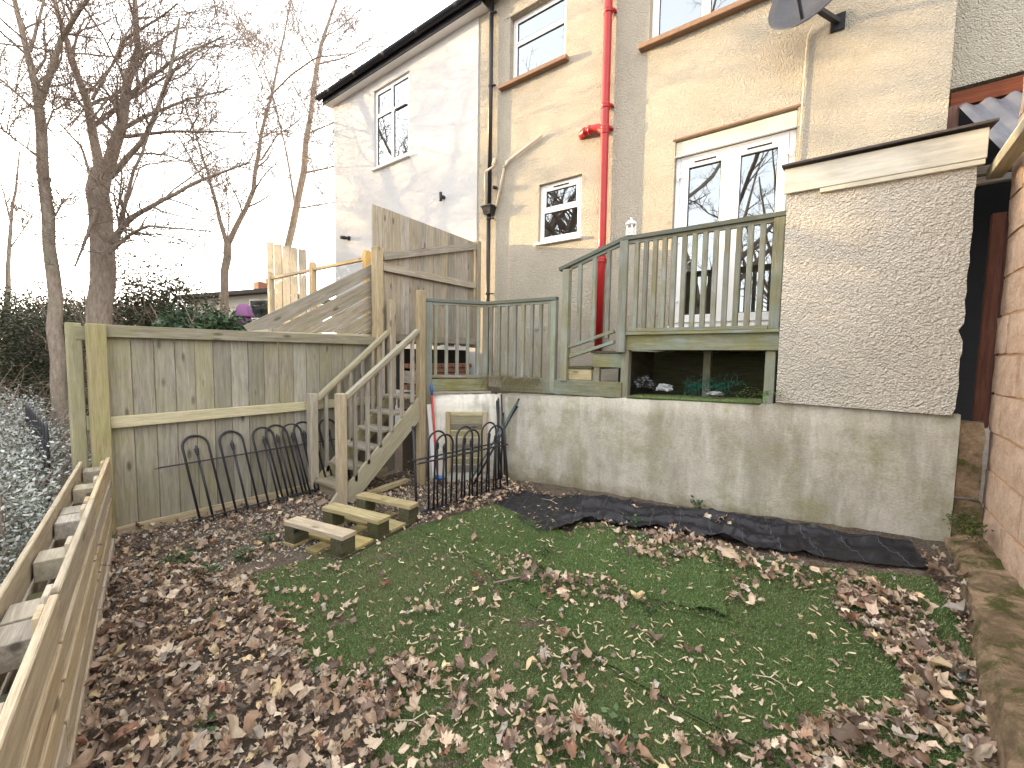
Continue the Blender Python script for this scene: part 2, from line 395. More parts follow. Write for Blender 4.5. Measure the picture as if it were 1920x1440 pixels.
b = NB('bark'); v = b.coord('Object')
n = b.noise(b.map(v, (9, 9, 2.5)), 3, 6, 0.65); col = b.mix(b.ramp(n, [(0.3, 0), (0.7, 1)]), (0.17, 0.135, 0.11), (0.36, 0.30, 0.24))
col = b.mix(b.ramp(b.noise(v, 1.7, 4), [(0.5, 0), (0.7, 0.55)]), col, (0.20, 0.20, 0.14)); b.bump(n, 0.8, 0.03); M_bark = b.out(col, 0.9, 0.15)
M_twig = simple('twig_bark', (0.24, 0.19, 0.16), 0.9, 0.15, var=0.3, scale=3)
b = NB('soil'); v = b.coord('Object')
n1 = b.noise(v, 3, 8, 0.7); n2 = b.noise(v, 38, 6, 0.75); vo = b.voro(v, 75, out='Color'); vd = b.voro(v, 75)
hsv = b.new('SeparateColor'); b.link(vo, hsv.inputs[0])
col = b.mix(b.ramp(n1, [(0.35, 0), (0.65, 1)]), (0.085, 0.063, 0.046), (0.15, 0.12, 0.095))
col = b.mix(b.ramp(n2, [(0.45, 0), (0.7, 0.8)]), col, (0.22, 0.18, 0.14))
col = b.mix(b.ramp(hsv.outputs[0], [(0.80, 0), (0.9, 0.3)]), col, (0.33, 0.30, 0.26))
b.bump(b.math('ADD', n2, b.math('MULTIPLY', vd, -0.8)), 1.0, 0.02); M_soil = b.out(col, 0.95, 0.15)
b = NB('turf_backing'); v = b.coord('Object'); n1 = b.noise(v, 220, 2, 0.7); n2 = b.noise(v, 3.5, 5)
col = b.mix(b.ramp(n1, [(0.3, 0), (0.7, 1)]), (0.04, 0.08, 0.025), (0.10, 0.165, 0.055)); col = b.mix(b.ramp(n2, [(0.4, 0), (0.75, 0.5)]), col, (0.12, 0.13, 0.06))
b.bump(n1, 1.0, 0.01); M_turfback = b.out(col, 0.9, 0.15)
b = NB('grey_backing'); v = b.coord('Object'); M_greyback = b.out(b.mix(b.noise(v, 160, 2), (0.10, 0.11, 0.105), (0.17, 0.18, 0.17)), 0.8, 0.2)
b = NB('membrane'); v = b.coord('Object'); n1 = b.noise(v, 5, 5)
col = b.mix(n1, (0.007, 0.007, 0.010), (0.018, 0.017, 0.022)); col = b.mix(b.ramp(b.noise(v, 7, 6, 0.7), [(0.6, 0), (0.75, 0.5)]), col, (0.08, 0.065, 0.05))
wv = b.new('TexWave'); wv.inputs['Scale'].default_value = 60; b.link(v, wv.inputs['Vector'])
b.bump(b.noise(v, 14, 5, 0.6), 0.5, 0.02); M_memb = b.out(col, b.ramp(b.noise(v, 9, 4), [(0.3, 0.34), (0.7, 0.65)]), 0.35)
M_thread = simple('white_thread', (0.13, 0.16, 0.17), 0.7)
M_pave = simple('terrace_soil', (0.09, 0.075, 0.055), 0.95, 0.1, var=0.4, scale=30, bump=0.8)
# ---------------------------------------------------------------- ground and terrace
def nongrid(lo, hi, step, far):
    a = list(np.arange(lo, hi+1e-6, step)); L = []; s = step*2; q = lo
    while q > -far: q -= s; s *= 1.5; L.insert(0, q)
    Rr = []; s = step*2; q = hi
    while q < far: q += s; s *= 1.5; Rr.append(q)
    return np.array(L+a+Rr)
gx = nongrid(-7, 2.5, 0.08, 400); gy = nongrid(-1.0, 5.0, 0.08, 400)
GX, GY = np.meshgrid(gx, gy, indexing='ij'); GZ = zg(GX, GY)
rng0 = np.random.default_rng(3)
near = (np.abs(GX+2) < 6) & (np.abs(GY-2) < 4); GZ = GZ+near*rng0.normal(0, 0.004, GZ.shape)
GZ = np.where((GX > 3) | (GX < -8) | (GY < -2), 0.0*GZ, GZ)
nx, ny = len(gx), len(gy); idx = np.arange(nx*ny).reshape(nx, ny)
q = np.stack([idx[:-1, :-1], idx[1:, :-1], idx[1:, 1:], idx[:-1, 1:]], -1).reshape(-1, 4)
tag(npmesh('ground', np.stack([GX, GY, GZ], -1).reshape(-1, 3), q, M_soil, smooth=True), kind='structure')

XC, YC = -3.46, 4.33                 # outer corner of the retaining wall
WA = V(-4.14, 3.70, 0)               # end of its oblique wing beside the stair
TZ = 1.10
tp = [(WA.x+0.02, WA.y+0.1), (XC, YC+0.08), (-0.42, YE+0.1), (-0.42, YF+0.4), (-4.75, YF+0.4), (-4.75, 3.75)]
tv = [(x, y, TZ-0.04) for x, y in tp]+[(x, y, -0.2) for x, y in tp]; n = len(tp)
tag(mesh('terrace_ground', tv, [tuple(range(n))]+[(i, (i+1) % n, (i+1) % n+n, i+n) for i in range(n)], M_pave), kind='structure')

# ---------------------------------------------------------------- boxes joined into one part
def boxes(name, L, mat, parent=None, bev=0.0, smooth=False):
    bm = bmesh.new()
    for (x0, y0, z0, x1, y1, z1) in L:
        r = bmesh.ops.create_cube(bm, size=1.0)
        for v in r['verts']: v.co = ((x0+x1)/2+v.co.x*(x1-x0), (y0+y1)/2+v.co.y*(y1-y0), (z0+z1)/2+v.co.z*(z1-z0))
    if bev: bmesh.ops.bevel(bm, geom=list(bm.edges), offset=bev, segments=1, affect='EDGES')
    me = bpy.data.meshes.new(name); bm.to_mesh(me); bm.free(); return add(name, me, mat, parent)
def wall_mesh(name, x0, x1, z0, z1, Y, thick, ops, mat, parent):
    xs = sorted({x0, x1, *[o[0] for o in ops], *[o[1] for o in ops]}); zs = sorted({z0, z1, *[o[2] for o in ops], *[o[3] for o in ops]})
    vid = {}; vs_ = []; fs = []
    def vv(x, y, z):
        k = (round(x, 5), round(y, 5), round(z, 5))
        if k not in vid: vid[k] = len(vs_); vs_.append(k)
        return vid[k]
    def solid(i, j):
        if i < 0 or j < 0 or i >= len(xs)-1 or j >= len(zs)-1: return False
        cx, cz = (xs[i]+xs[i+1])/2, (zs[j]+zs[j+1])/2
        return not any(o[0] < cx < o[1] and o[2] < cz < o[3] for o in ops)
    for i in range(len(xs)-1):
        for j in range(len(zs)-1):
            if not solid(i, j): continue
            a, b_, c, d = xs[i], xs[i+1], zs[j], zs[j+1]
            fs.append((vv(a, Y, c), vv(b_, Y, c), vv(b_, Y, d), vv(a, Y, d)))
            T = Y+thick
            if not solid(i-1, j): fs.append((vv(a, Y, c), vv(a, Y, d), vv(a, T, d), vv(a, T, c)))
            if not solid(i+1, j): fs.append((vv(b_, Y, d), vv(b_, Y, c), vv(b_, T, c), vv(b_, T, d)))
            if not solid(i, j-1): fs.append((vv(b_, Y, c), vv(a, Y, c), vv(a, T, c), vv(b_, T, c)))
            if not solid(i, j+1): fs.append((vv(a, Y, d), vv(b_, Y, d), vv(b_, T, d), vv(a, T, d)))
    return mesh(name, vs_, fs, mat, parent)
def room(parent, X0, X1, Z0, Z1, Y, D=0.9, mat=None):
    e = 0.25; a, b_, c, d = X0-e, X1+e, Z0-e, Z1+e
    vs_ = [(a, Y, c), (b_, Y, c), (b_, Y, d), (a, Y, d), (a, Y+D, c), (b_, Y+D, c), (b_, Y+D, d), (a, Y+D, d)]
    return mesh('room_interior', vs_, [(4, 5, 6, 7), (0, 1, 5, 4), (3, 7, 6, 2), (0, 4, 7, 3), (1, 2, 6, 5)], mat or M_room, parent)
def window(parent, X0, X1, Z0, Z1, Y, panes, sill=None, sillmat=None, fw=0.05, name='window', slat=False):
    """panes: list of (x0,x1,z0,z1) fractions; each gets a sash and a pane"""
    d = 0.06
    fr = boxes(name, [(X0, Y, Z0, X0+fw, Y+d, Z1), (X1-fw, Y, Z0, X1, Y+d, Z1), (X0+fw, Y, Z0, X1-fw, Y+d, Z0+fw), (X0+fw, Y, Z1-fw, X1-fw, Y+d, Z1)], M_upvc, parent, 0.004)
    xi, xj, zi, zj = X0+fw, X1-fw, Z0+fw, Z1-fw
    for (a, b_, c, e, s) in panes:
        x0, x1, z0, z1 = xi+(xj-xi)*a+0.0015, xi+(xj-xi)*b_-0.0015, zi+(zj-zi)*c+0.0015, zi+(zj-zi)*e-0.0015
        y = Y-0.012
        boxes('sash', [(x0, y, z0, x0+s, y+d, z1), (x1-s, y, z0, x1, y+d, z1), (x0+s, y, z0, x1-s, y+d, z0+s), (x0+s, y, z1-s, x1-s, y+d, z1)], M_upvc, fr, 0.005)
        boxes('gasket', [(x0+s, y+0.006, z0+s, x0+s+0.006, y+0.03, z1-s), (x1-s-0.006, y+0.006, z0+s, x1-s, y+0.03, z1-s), (x0+s+0.006, y+0.006, z0+s, x1-s-0.006, y+0.03, z0+s+0.006), (x0+s+0.006, y+0.006, z1-s-0.006, x1-s-0.006, y+0.03, z1-s)], M_black, fr)
        yy = y+0.02
        mesh('pane', [(x0+s, yy, z0+s), (x1-s, yy, z0+s), (x1-s, yy, z1-s), (x0+s, yy, z1-s)], [(0, 1, 2, 3)], M_glass, fr)
    if sill: boxes('sill', [sill], sillmat or M_sill, fr, 0.006)
    return fr
def prect(Y, xl, xr, yt, yb, xr_ref=None):
    """pixel rectangle on a wall parallel to the facade: (xl,yt) top left, (xl,yb) bottom left, xr right"""
    a = onY(xl, yt, Y); c = onY(xl, yb, Y); e = onY(xr, xr_ref, Y); return a.x, e.x, c.z, a.z

# ---------------------------------------------------------------- house with cream roughcast
XB = onY(896, 300, YF).x            # party line between the houses
XR = onY(1785, 120, YF).x
house = thing('rendered_house', 'cream roughcast house with french doors behind the timber decks', 'house', (XB, YF, 0.9))
W1 = prect(YF, 957, 1062, 33, 158, 50); W2 = prect(YF, 1011, 1090, 347, 457, 380)
W3 = (onY(1217, 60, YF).x, onY(1217, 60, YF).x+1.32, onY(1217, 84, YF).z, onY(1217, 84, YF).z+1.15)
FD = (onY(1261, 400, YF).x, onY(1491, 300, YF).x, onY(1262, 611, YF).z, onY(1262, 267, YF).z)
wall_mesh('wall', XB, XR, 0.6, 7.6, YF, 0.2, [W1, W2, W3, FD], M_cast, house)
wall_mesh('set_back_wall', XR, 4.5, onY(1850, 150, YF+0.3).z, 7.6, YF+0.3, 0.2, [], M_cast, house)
for W in (W1, W2, W3, FD): room(house, *W, YF+0.2)
mid = onY(962, 76, YF).z; fz = (mid-W1[2])/(W1[3]-W1[2])
window(house, W1[0], W1[1], W1[2]+0.01, W1[3], YF+0.09, [(0, 1, 0, fz-0.02, 0.035), (0, 1, fz-0.02, 1, 0.035)], (W1[0]-0.16, YF-0.09, W1[2]-0.055, W1[1]+0.06, YF+0.12, W1[2]+0.004))
boxes('lintel_reveal', [(W1[0]-0.06, YF-0.012, W1[3]+0.002, W1[1]+0.06, YF+0.05, W1[3]+0.05)], M_cast, house, 0.006)
mid = onY(1012, 397, YF).z; fz = (mid-W2[2])/(W2[3]-W2[2])
wn2 = window(house, W2[0], W2[1], W2[2]+0.01, W2[3]-0.006, YF+0.05, [(0, 1, 0, fz, 0.028), (0, 1, fz, 1, 0.055)], (W2[0]-0.04, YF-0.05, W2[2]-0.03, W2[1]+0.02, YF+0.09, W2[2]+0.004), M_upvc)
zt = W2[3]-0.075; boxes('trickle_vent', [((W2[0]+W2[1])/2-0.13, YF+0.022, zt, (W2[0]+W2[1])/2+0.13, YF+0.04, zt+0.014)], M_black, wn2, 0.002)
window(house, W3[0], W3[1], W3[2]+0.01, W3[3], YF+0.09, [(0, 0.48, 0, 1, 0.04), (0.48, 1, 0, 1, 0.055)], (W3[0]-0.10, YF-0.09, W3[2]-0.06, W3[1]+0.12, YF+0.12, W3[2]+0.004))
boxes('curtain', [(W3[0]+0.06, YF+0.30, W3[2]-0.1, W3[0]+0.62, YF+0.32, W3[3])], simple('grey_curtain', (0.34, 0.35, 0.38), 0.9, 0.1), house)
# french doors
X0, X1, Z0, Z1 = FD; pz = Z1-0.19
boxes('door_head_board', [(X0+0.004, YF+0.02, pz+0.003, X1-0.004, YF+0.05, Z1-0.012)], M_whitewood, house, 0.004)
yd = YF+0.05
dfr = boxes('door_frame', [(X0+0.004, yd, Z0, X0+0.065, yd+0.07, pz), (X1-0.065, yd, Z0, X1-0.004, yd+0.07, pz), (X0+0.065, yd, pz-0.05, X1-0.065, yd+0.07, pz), (X0+0.065, yd, Z0, X1-0.065, yd+0.07, Z0+0.035)], M_upvc, house, 0.005)
xm = (X0+X1)/2
for (a, c, side) in ((X0+0.067, xm-0.004, -1), (xm+0.004, X1-0.067, 1)):
    z0, z1 = Z0+0.037, pz-0.052; s = 0.095; y = yd-0.018
    dr = boxes('door_leaf', [(a, y, z0, a+s, y+0.065, z1), (c-s, y, z0, c, y+0.065, z1), (a+s, y, z0, c-s, y+0.065, z0+s), (a+s, y, z1-s, c-s, y+0.065, z1)], M_upvc, house, 0.006)
    boxes('gasket', [(a+s, y+0.008, z0+s, a+s+0.008, y+0.04, z1-s), (c-s-0.008, y+0.008, z0+s, c-s, y+0.04, z1-s), (a+s+0.008, y+0.008, z0+s, c-s-0.008, y+0.04, z0+s+0.008), (a+s+0.008, y+0.008, z1-s-0.008, c-s-0.008, y+0.04, z1-s)], M_black, dr)
    mesh('pane', [(a+s, y+0.025, z0+s), (c-s, y+0.025, z0+s), (c-s, y+0.025, z1-s), (a+s, y+0.025, z1-s)], [(0, 1, 2, 3)], M_glass, dr)
    boxes('trickle_vent', [((a+c)/2-0.12, y-0.010, z1-0.05, (a+c)/2+0.12, y+0.004, z1-0.034)], M_black, dr, 0.002)
    hx = a-0.035 if side < 0 else c-0.035
    for hz in (z0+0.25, (z0+z1)/2, z1-0.2):
        boxes('hinge', [(hx, y-0.014, hz, hx+0.07, y-0.001, hz+0.035), (hx+(0.0 if side < 0 else 0.05), y-0.022, hz-0.03, hx+(0.02 if side < 0 else 0.07), y-0.014, hz+0.065)], M_upvc, dr, 0.003)
boxes('astragal', [(xm-0.02, yd-0.032, Z0+0.04, xm+0.02, yd-0.019, pz-0.054)], M_upvc, house, 0.004)
boxes('door_sill', [(X0, YF-0.03, Z0-0.045, X1, YF+0.12, Z0-0.002)], M_upvc, house, 0.005)
boxes('weather_strip', [(X0+0.004, YF-0.018, pz-0.006, X1-0.004, YF+0.02, pz+0.001)], M_upvc, house, 0.002)
boxes('lintel_edge', [(X0-0.03, YF-0.015, Z1+0.001, X1+0.02, YF+0.03, Z1+0.03)], M_sill, house, 0.008)
# airbrick
ab = onY(1012, 615, YF); boxes('air_brick', [(ab.x-0.11, YF-0.006, ab.z-0.035, ab.x+0.11, YF+0.01, ab.z+0.035)]+[(ab.x-0.1+i*0.029, YF-0.012, ab.z-0.028+j*0.03, ab.x-0.082+i*0.029, YF-0.005, ab.z-0.008+j*0.03) for i in range(7) for j in range(2)], M_cast, house)

# ---------------------------------------------------------------- white house next door
XL = onY(628, 330, YF).x
white = thing('white_house', 'smooth white rendered house with black gutter and blinds in its window', 'house', (XL, YF, 0))
WW = prect(YF, 702, 769, 172, 319, 220); ZT = onY(627, 199, YF).z
wall_mesh('wall', XL, XB-0.002, 0.0, ZT, YF-0.012, 0.25, [WW], M_white, white)
room(white, *WW, YF+0.2)
w_ = window(white, WW[0], WW[1], WW[2], WW[3], YF+0.03, [(0, 0.5, 0, 0.68, 0.028), (0.5, 1, 0, 0.68, 0.045), (0, 0.5, 0.68, 1, 0.045), (0.5, 1, 0.68, 1, 0.028)], (WW[0]-0.04, YF-0.07, WW[2]-0.035, WW[1]+0.03, YF+0.05, WW[2]-0.001), M_upvc, 0.045)
zt = WW[2]+(WW[3]-WW[2])*0.64; boxes('trickle_vent', [((WW[0]+WW[1])/2+0.08, YF+0.006, zt, WW[1]-0.14, YF+0.02, zt+0.014)], M_black, w_, 0.002)
for k in range(18):
    z = WW[2]+0.08+k*0.05
    if z > WW[3]-0.1: break
    o = boxes('blind_slat', [(WW[0]+0.06, -0.02, -0.0015, WW[1]-0.06, 0.02, 0.0015)], M_upvc, white)
    WM[o.name] = Matrix.Translation((0, YF+0.14, z)) @ Matrix.Rotation(R(38), 4, 'X'); o.matrix_basis = WM[o.name]
# side wall and roof slope behind the eaves
mesh('side_wall', [(XL, YF+0.23, 0), (XL, YF+7, 0), (XL, YF+7, ZT), (XL, YF+3.6, ZT+2.4), (XL, YF+0.23, ZT)], [(0, 1, 2, 3, 4)], M_white, white)
rv = [(XL-0.15, YF-0.2, ZT+0.08), (4.5, YF-0.2, ZT+0.08), (4.5, YF+3.6, ZT+2.6), (XL-0.15, YF+3.6, ZT+2.6), (4.5, YF+7.4, ZT+0.08), (XL-0.15, YF+7.4, ZT+0.08)]
mesh('roof', rv, [(0, 1, 2, 3), (3, 2, 4, 5)], M_slate, white)
boxes('soffit', [(XL-0.12, YF-0.17, ZT-0.012, XB+0.2, YF+0.05, ZT+0.02)], M_upvc, white)
boxes('fascia_board', [(XL-0.14, YF-0.195, ZT-0.015, XB+0.2, YF-0.171, ZT+0.16)], M_black, white)
# gutter: half round trough
gv, gf = [], []; gn = 9
for i, x in enumerate((XL-0.2, XB+1.4)):
    for k in range(gn+1):
        a = math.pi+math.pi*k/gn; gv.append((x, YF-0.26+0.062*math.cos(a), ZT+0.13+0.07*math.sin(a)))
for k in range(gn): gf.append((k, k+1, gn+1+k+1, gn+1+k))
gf.append(tuple(range(gn+1)))
g_ = mesh('gutter', gv, gf, M_black, white, True)
for x in np.arange(XL+0.3, XB+1.2, 0.95):
    vv_, ff_ = [], []
    for i, dx in enumerate((-0.035, 0.035)):
        for k in range(gn+1):
            a = math.pi+math.pi*k/gn; vv_.append((x+dx, YF-0.26+0.068*math.cos(a), ZT+0.13+0.076*math.sin(a)))
    mesh('gutter_bracket', vv_, [(k, k+1, gn+2+k, gn+1+k) for k in range(gn)], M_black, g_)

# ---------------------------------------------------------------- extension with concrete base
XE0, XE1 = onY(1470, 500, YE).x, onY(1815, 500, YE).x
EZ0, EZ1 = 1.225, 3.13
ext = thing('lean_to_extension', 'pale roughcast lean-to with timber fascia on a concrete base', 'extension', (XE0, YE, 0.1))
# rough-edged render panel on the front face: broken right edge
rr = random.Random(4); pts = [(XE0, EZ0), (XE1-0.02, EZ0-0.01)]
z = EZ0
while z < EZ1-0.12:
    z += rr.uniform(0.03, 0.09); bite = 0.0
    if 1.78 < z < 1.86: bite = -0.02
    pts.append((XE1+rr.uniform(-0.007, 0.004)+bite, z))
pts += [(XE1+0.005, EZ1), (XE0-0.005, EZ1)]
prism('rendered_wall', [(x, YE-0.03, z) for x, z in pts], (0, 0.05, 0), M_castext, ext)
boxes('wall_core', [(XE0+0.01, YE+0.021, EZ0, XE1-0.04, YF-0.002, EZ1-0.02)], M_conc, ext)
bar('fascia_board', V(XE0-0.03, YE-0.052, 3.075), V(XE1+0.035, YE-0.052, 3.075), 0.022, 0.2, M_whitewood, ext)
bar('lower_fascia_board', V(XE0+0.22, YE-0.045, 2.955), V(XE1+0.03, YE-0.045, 2.955), 0.028, 0.035, M_whitewood, ext)
prism('roof_felt', [(XE0-0.05, YE-0.10, 3.19), (XE1+0.07, YE-0.10, 3.19), (XE1+0.07, YF-0.003, 3.355), (XE0-0.05, YF-0.003, 3.355)], (0, 0, 0.016), M_felt, ext)
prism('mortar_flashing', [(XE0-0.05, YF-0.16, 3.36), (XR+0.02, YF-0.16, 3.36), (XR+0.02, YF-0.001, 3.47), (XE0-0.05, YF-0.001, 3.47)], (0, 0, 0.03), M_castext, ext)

# ---------------------------------------------------------------- retaining wall
ret = thing('retaining_wall', 'stained grey concrete retaining wall below the decks', 'wall', (XC, YC, 0))
def cwall(name, a, b_, z1a, z1b, n=14, parent=None, seed=0, thick=0.14, mat=M_conc):
    a = Vector(a); b_ = Vector(b_); d = (b_-a); nrm = Vector((d.y, -d.x, 0)).normalized(); rg = random.Random(seed)
    fr, bk = [], []; m_ = 8
    vs_ = []; fs = []
    for i in range(n+1):
        t = i/n; p = a+d*t
        for j in range(m_+1):
            z = -0.25+(z1a+(z1b-z1a)*t+0.25)*j/m_
            off = 0.010*mnoise.noise(Vector((p.x*1.3, p.y*1.3, z*1.7+seed)))
            q = p+nrm*off; vs_.append((q.x, q.y, z+(rg.uniform(-0.006, 0.006) if j == m_ else 0)))
    for i in range(n):
        for j in range(m_):
            k = i*(m_+1)+j; fs.append((k, k+m_+1, k+m_+2, k+1))
    o = len(vs_)
    for i in range(n+1):
        v = Vector(vs_[i*(m_+1)+m_]); vs_.append(tuple(v-nrm*thick))
    for i in range(n): fs.append((i*(m_+1)+m_, (i+1)*(m_+1)+m_, o+i+1, o+i))
    return mesh(name, vs_, fs, mat, parent, True)
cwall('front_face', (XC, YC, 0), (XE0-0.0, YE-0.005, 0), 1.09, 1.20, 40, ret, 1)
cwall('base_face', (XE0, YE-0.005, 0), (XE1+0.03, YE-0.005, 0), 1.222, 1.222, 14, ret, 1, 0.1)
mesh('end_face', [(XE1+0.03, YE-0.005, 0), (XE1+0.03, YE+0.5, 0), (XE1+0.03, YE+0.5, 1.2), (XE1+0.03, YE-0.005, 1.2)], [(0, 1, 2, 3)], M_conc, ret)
b = NB('whitewashed_concrete'); v = b.coord('Object')
col = b.mix(b.ramp(b.noise(v, 3, 6, 0.7), [(0.4, 0), (0.66, 1)]), (0.70, 0.68, 0.62), (0.42, 0.41, 0.34))
col = b.mix(b.math('MULTIPLY', b.ramp(b.noise(b.map(v, (5, 5, 0.8)), 2, 5), [(0.5, 0), (0.7, 1)]), 0.6), col, (0.22, 0.21, 0.15))
b.bump(b.noise(v, 40, 5), 0.4, 0.01); M_wash = b.out(col, 0.9, 0.2)
cwall('whitewashed_wing', tuple(WA), (XC, YC, 0), 1.07, 1.08, 16, ret, 7, mat=M_wash)
mesh('return_face', [(WA.x, WA.y, -0.2), (-4.75, 3.9, -0.2), (-4.75, 3.9, 1.06), (WA.x, WA.y, 1.06)], [(0, 1, 2, 3)], M_conc, ret)
# louvred hatch on the wing
ud = (V(XC, YC, 0)-WA).normalized(); nd = V(ud.y, -ud.x, 0)
def onWing(x, y):
    d = Vector(ray(x, y)); t = nd.dot(WA+nd*0.03-Vector(CP))/nd.dot(d); return Vector(CP)+d*t
hl, hr = onWing(836, 800), onWing(913, 800); hz0, hz1 = 0.06, onWing(870, 772).z
sh = (hl-WA).dot(ud); eh = (hr-WA).dot(ud)
hatch = thing('louvre_hatch', 'weathered timber louvre hatch set into the whitewashed wing of the wall', 'hatch', WA+ud*(sh+eh)/2)
def wp(s, z, o=0.0): q = WA+ud*s+nd*o; return V(q.x, q.y, z)
bar('side_stile', wp(sh+0.03, hz0, 0.03), wp(sh+0.03, hz1, 0.03), 0.06, 0.05, M_stair, hatch, up=nd)
bar('side_stile', wp(eh-0.03, hz0, 0.03), wp(eh-0.03, hz1, 0.03), 0.06, 0.05, M_stair, hatch, up=nd)
bar('head_rail', wp(sh+0.062, hz1-0.025, 0.03), wp(eh-0.062, hz1-0.025, 0.03), 0.05, 0.05, M_rail, hatch)
ns = 8
for k in range(ns):
    z = hz0+0.05+(hz1-hz0-0.16)*k/(ns-1)
    bar('louvre_slat', wp(sh+0.062, z, 0.022), wp(eh-0.062, z, 0.022), 0.018, 0.115, M_rail if k % 3 else M_fence, hatch, up=(nd*0.35+V(0, 0, 1)))
# ---------------------------------------------------------------- low boundary fence
XF = -4.78
rf = random.Random(11)
fence = thing('board_fence', 'greenish weathered close-board fence along the garden boundary', 'fence', (XF, 0.8, 0))
FT = 1.79
block('post', (XF-0.02, 0.655, -0.2), (XF+0.10, 0.765, FT), M_post, fence, 0.005)
block('post', (XF-0.13, 0.555, -0.2), (XF-0.03, 0.64, FT+0.005), M_post, fence, 0.005)
y = 0.775; k = 0
while y < 3.62:
    wd = 0.152+rf.uniform(-0.004, 0.006)
    bar('board', V(XF-0.012+rf.uniform(-0.003, 0.003), y+wd/2, -0.02), V(XF-0.012+rf.uniform(-0.004, 0.004), y+wd/2+rf.uniform(-0.002, 0.002), FT-0.035), wd-rf.uniform(0.003, 0.008), 0.021, M_fence, fence, up=(1, 0, 0))
    y += wd; k += 1
bar('rail', V(XF+0.035, 0.70, FT-0.052), V(XF+0.035, 3.30, FT-0.045), 0.045, 0.10, M_fence, fence)
bar('rail', V(XF+0.035, 0.77, 0.985), V(XF+0.035, 3.55, 0.985), 0.045, 0.095, M_rail, fence)
block('rail', (XF-0.10, 0.64, 0.93), (XF-0.022, 0.70, 1.04), M_post, fence)
block('rail', (XF-0.10, 0.60, 1.66), (XF-0.022, 0.72, 1.77), M_post, fence)
bar('gravel_board', V(XF+0.02, 0.77, 0.025), V(XF+0.02, 3.5, 0.0), 0.03, 0.13, M_stair, fence)

# ---------------------------------------------------------------- tall screen fence beside the house
tall = thing('tall_screen_fence', 'tall grey timber screen of vertical boards against the house corner', 'fence', (XF, 4.2, 1.6))
ya, yb = 3.315, 5.215; nb = 13
for k in range(nb):
    y0 = ya+(yb-ya)*k/nb; y1 = ya+(yb-ya)*(k+1)/nb-0.005
    zt0, zt1 = (3.47+(3.40-3.47)*(y-ya)/(yb-ya) for y in (y0, y1))
    dx = rf.uniform(-0.004, 0.004); zb = 1.72+rf.uniform(-0.02, 0.02)
    prism_wood('board', [(XF+dx, y0, zb), (XF+dx, y0, zt0), (XF+dx, y1, zt1), (XF+dx, y1, zb)], (-0.02, 0, 0), M_grey, tall)
pa = onX(716, 472, XF+0.02); pb = onX(888, 453, XF+0.02)
bar('brace', pa+V(0.02, 0, -0.06), V(XF+0.04, 5.20, 3.33), 0.04, 0.10, M_grey, tall)
pa = onX(716, 501, XF+0.02); pb = onX(888, 536, XF+0.02)
bar('rail', pa+V(0.02, 0, 0), V(XF+0.04, 5.20, pb.z), 0.04, 0.095, M_grey, tall)
bar('rail', V(XF+0.04, 3.40, 1.80), V(XF+0.04, 5.20, 1.80), 0.04, 0.10, M_grey, tall)
block('post', (XF-0.02, 3.30, 0.2), (XF+0.10, 3.40, 2.93), M_stair, tall, 0.005)
block('post', (XF-0.03, 5.222, 1.70), (XF+0.07, 5.31, 3.42), M_stair, tall, 0.005)
# brick pier and old timbers seen below the screen
pier = thing('brick_pier', 'dark stub of old brickwork below the tall screen', 'brickwork', (XF-0.2, 4.6, 1.0))
for r_ in range(5):
    for c in range(6):
        y0 = 4.05+c*0.225+(0.11 if r_ % 2 else 0)
        if y0 > 5.2: continue
        block('brick', (XF-0.32, y0, 1.06+r_*0.078), (XF-0.21+rf.uniform(-0.02, 0.02), y0+0.213, 1.06+r_*0.078+0.066), M_brick, pier, 0.004)
block('old_sleeper', (XF-0.12, 3.95, 1.062), (XF+0.02, 5.3, 1.19), M_block, pier)
block('mortar_core', (XF-0.45, 4.0, 1.05), (XF-0.325, 5.4, 1.66), M_dark, pier)

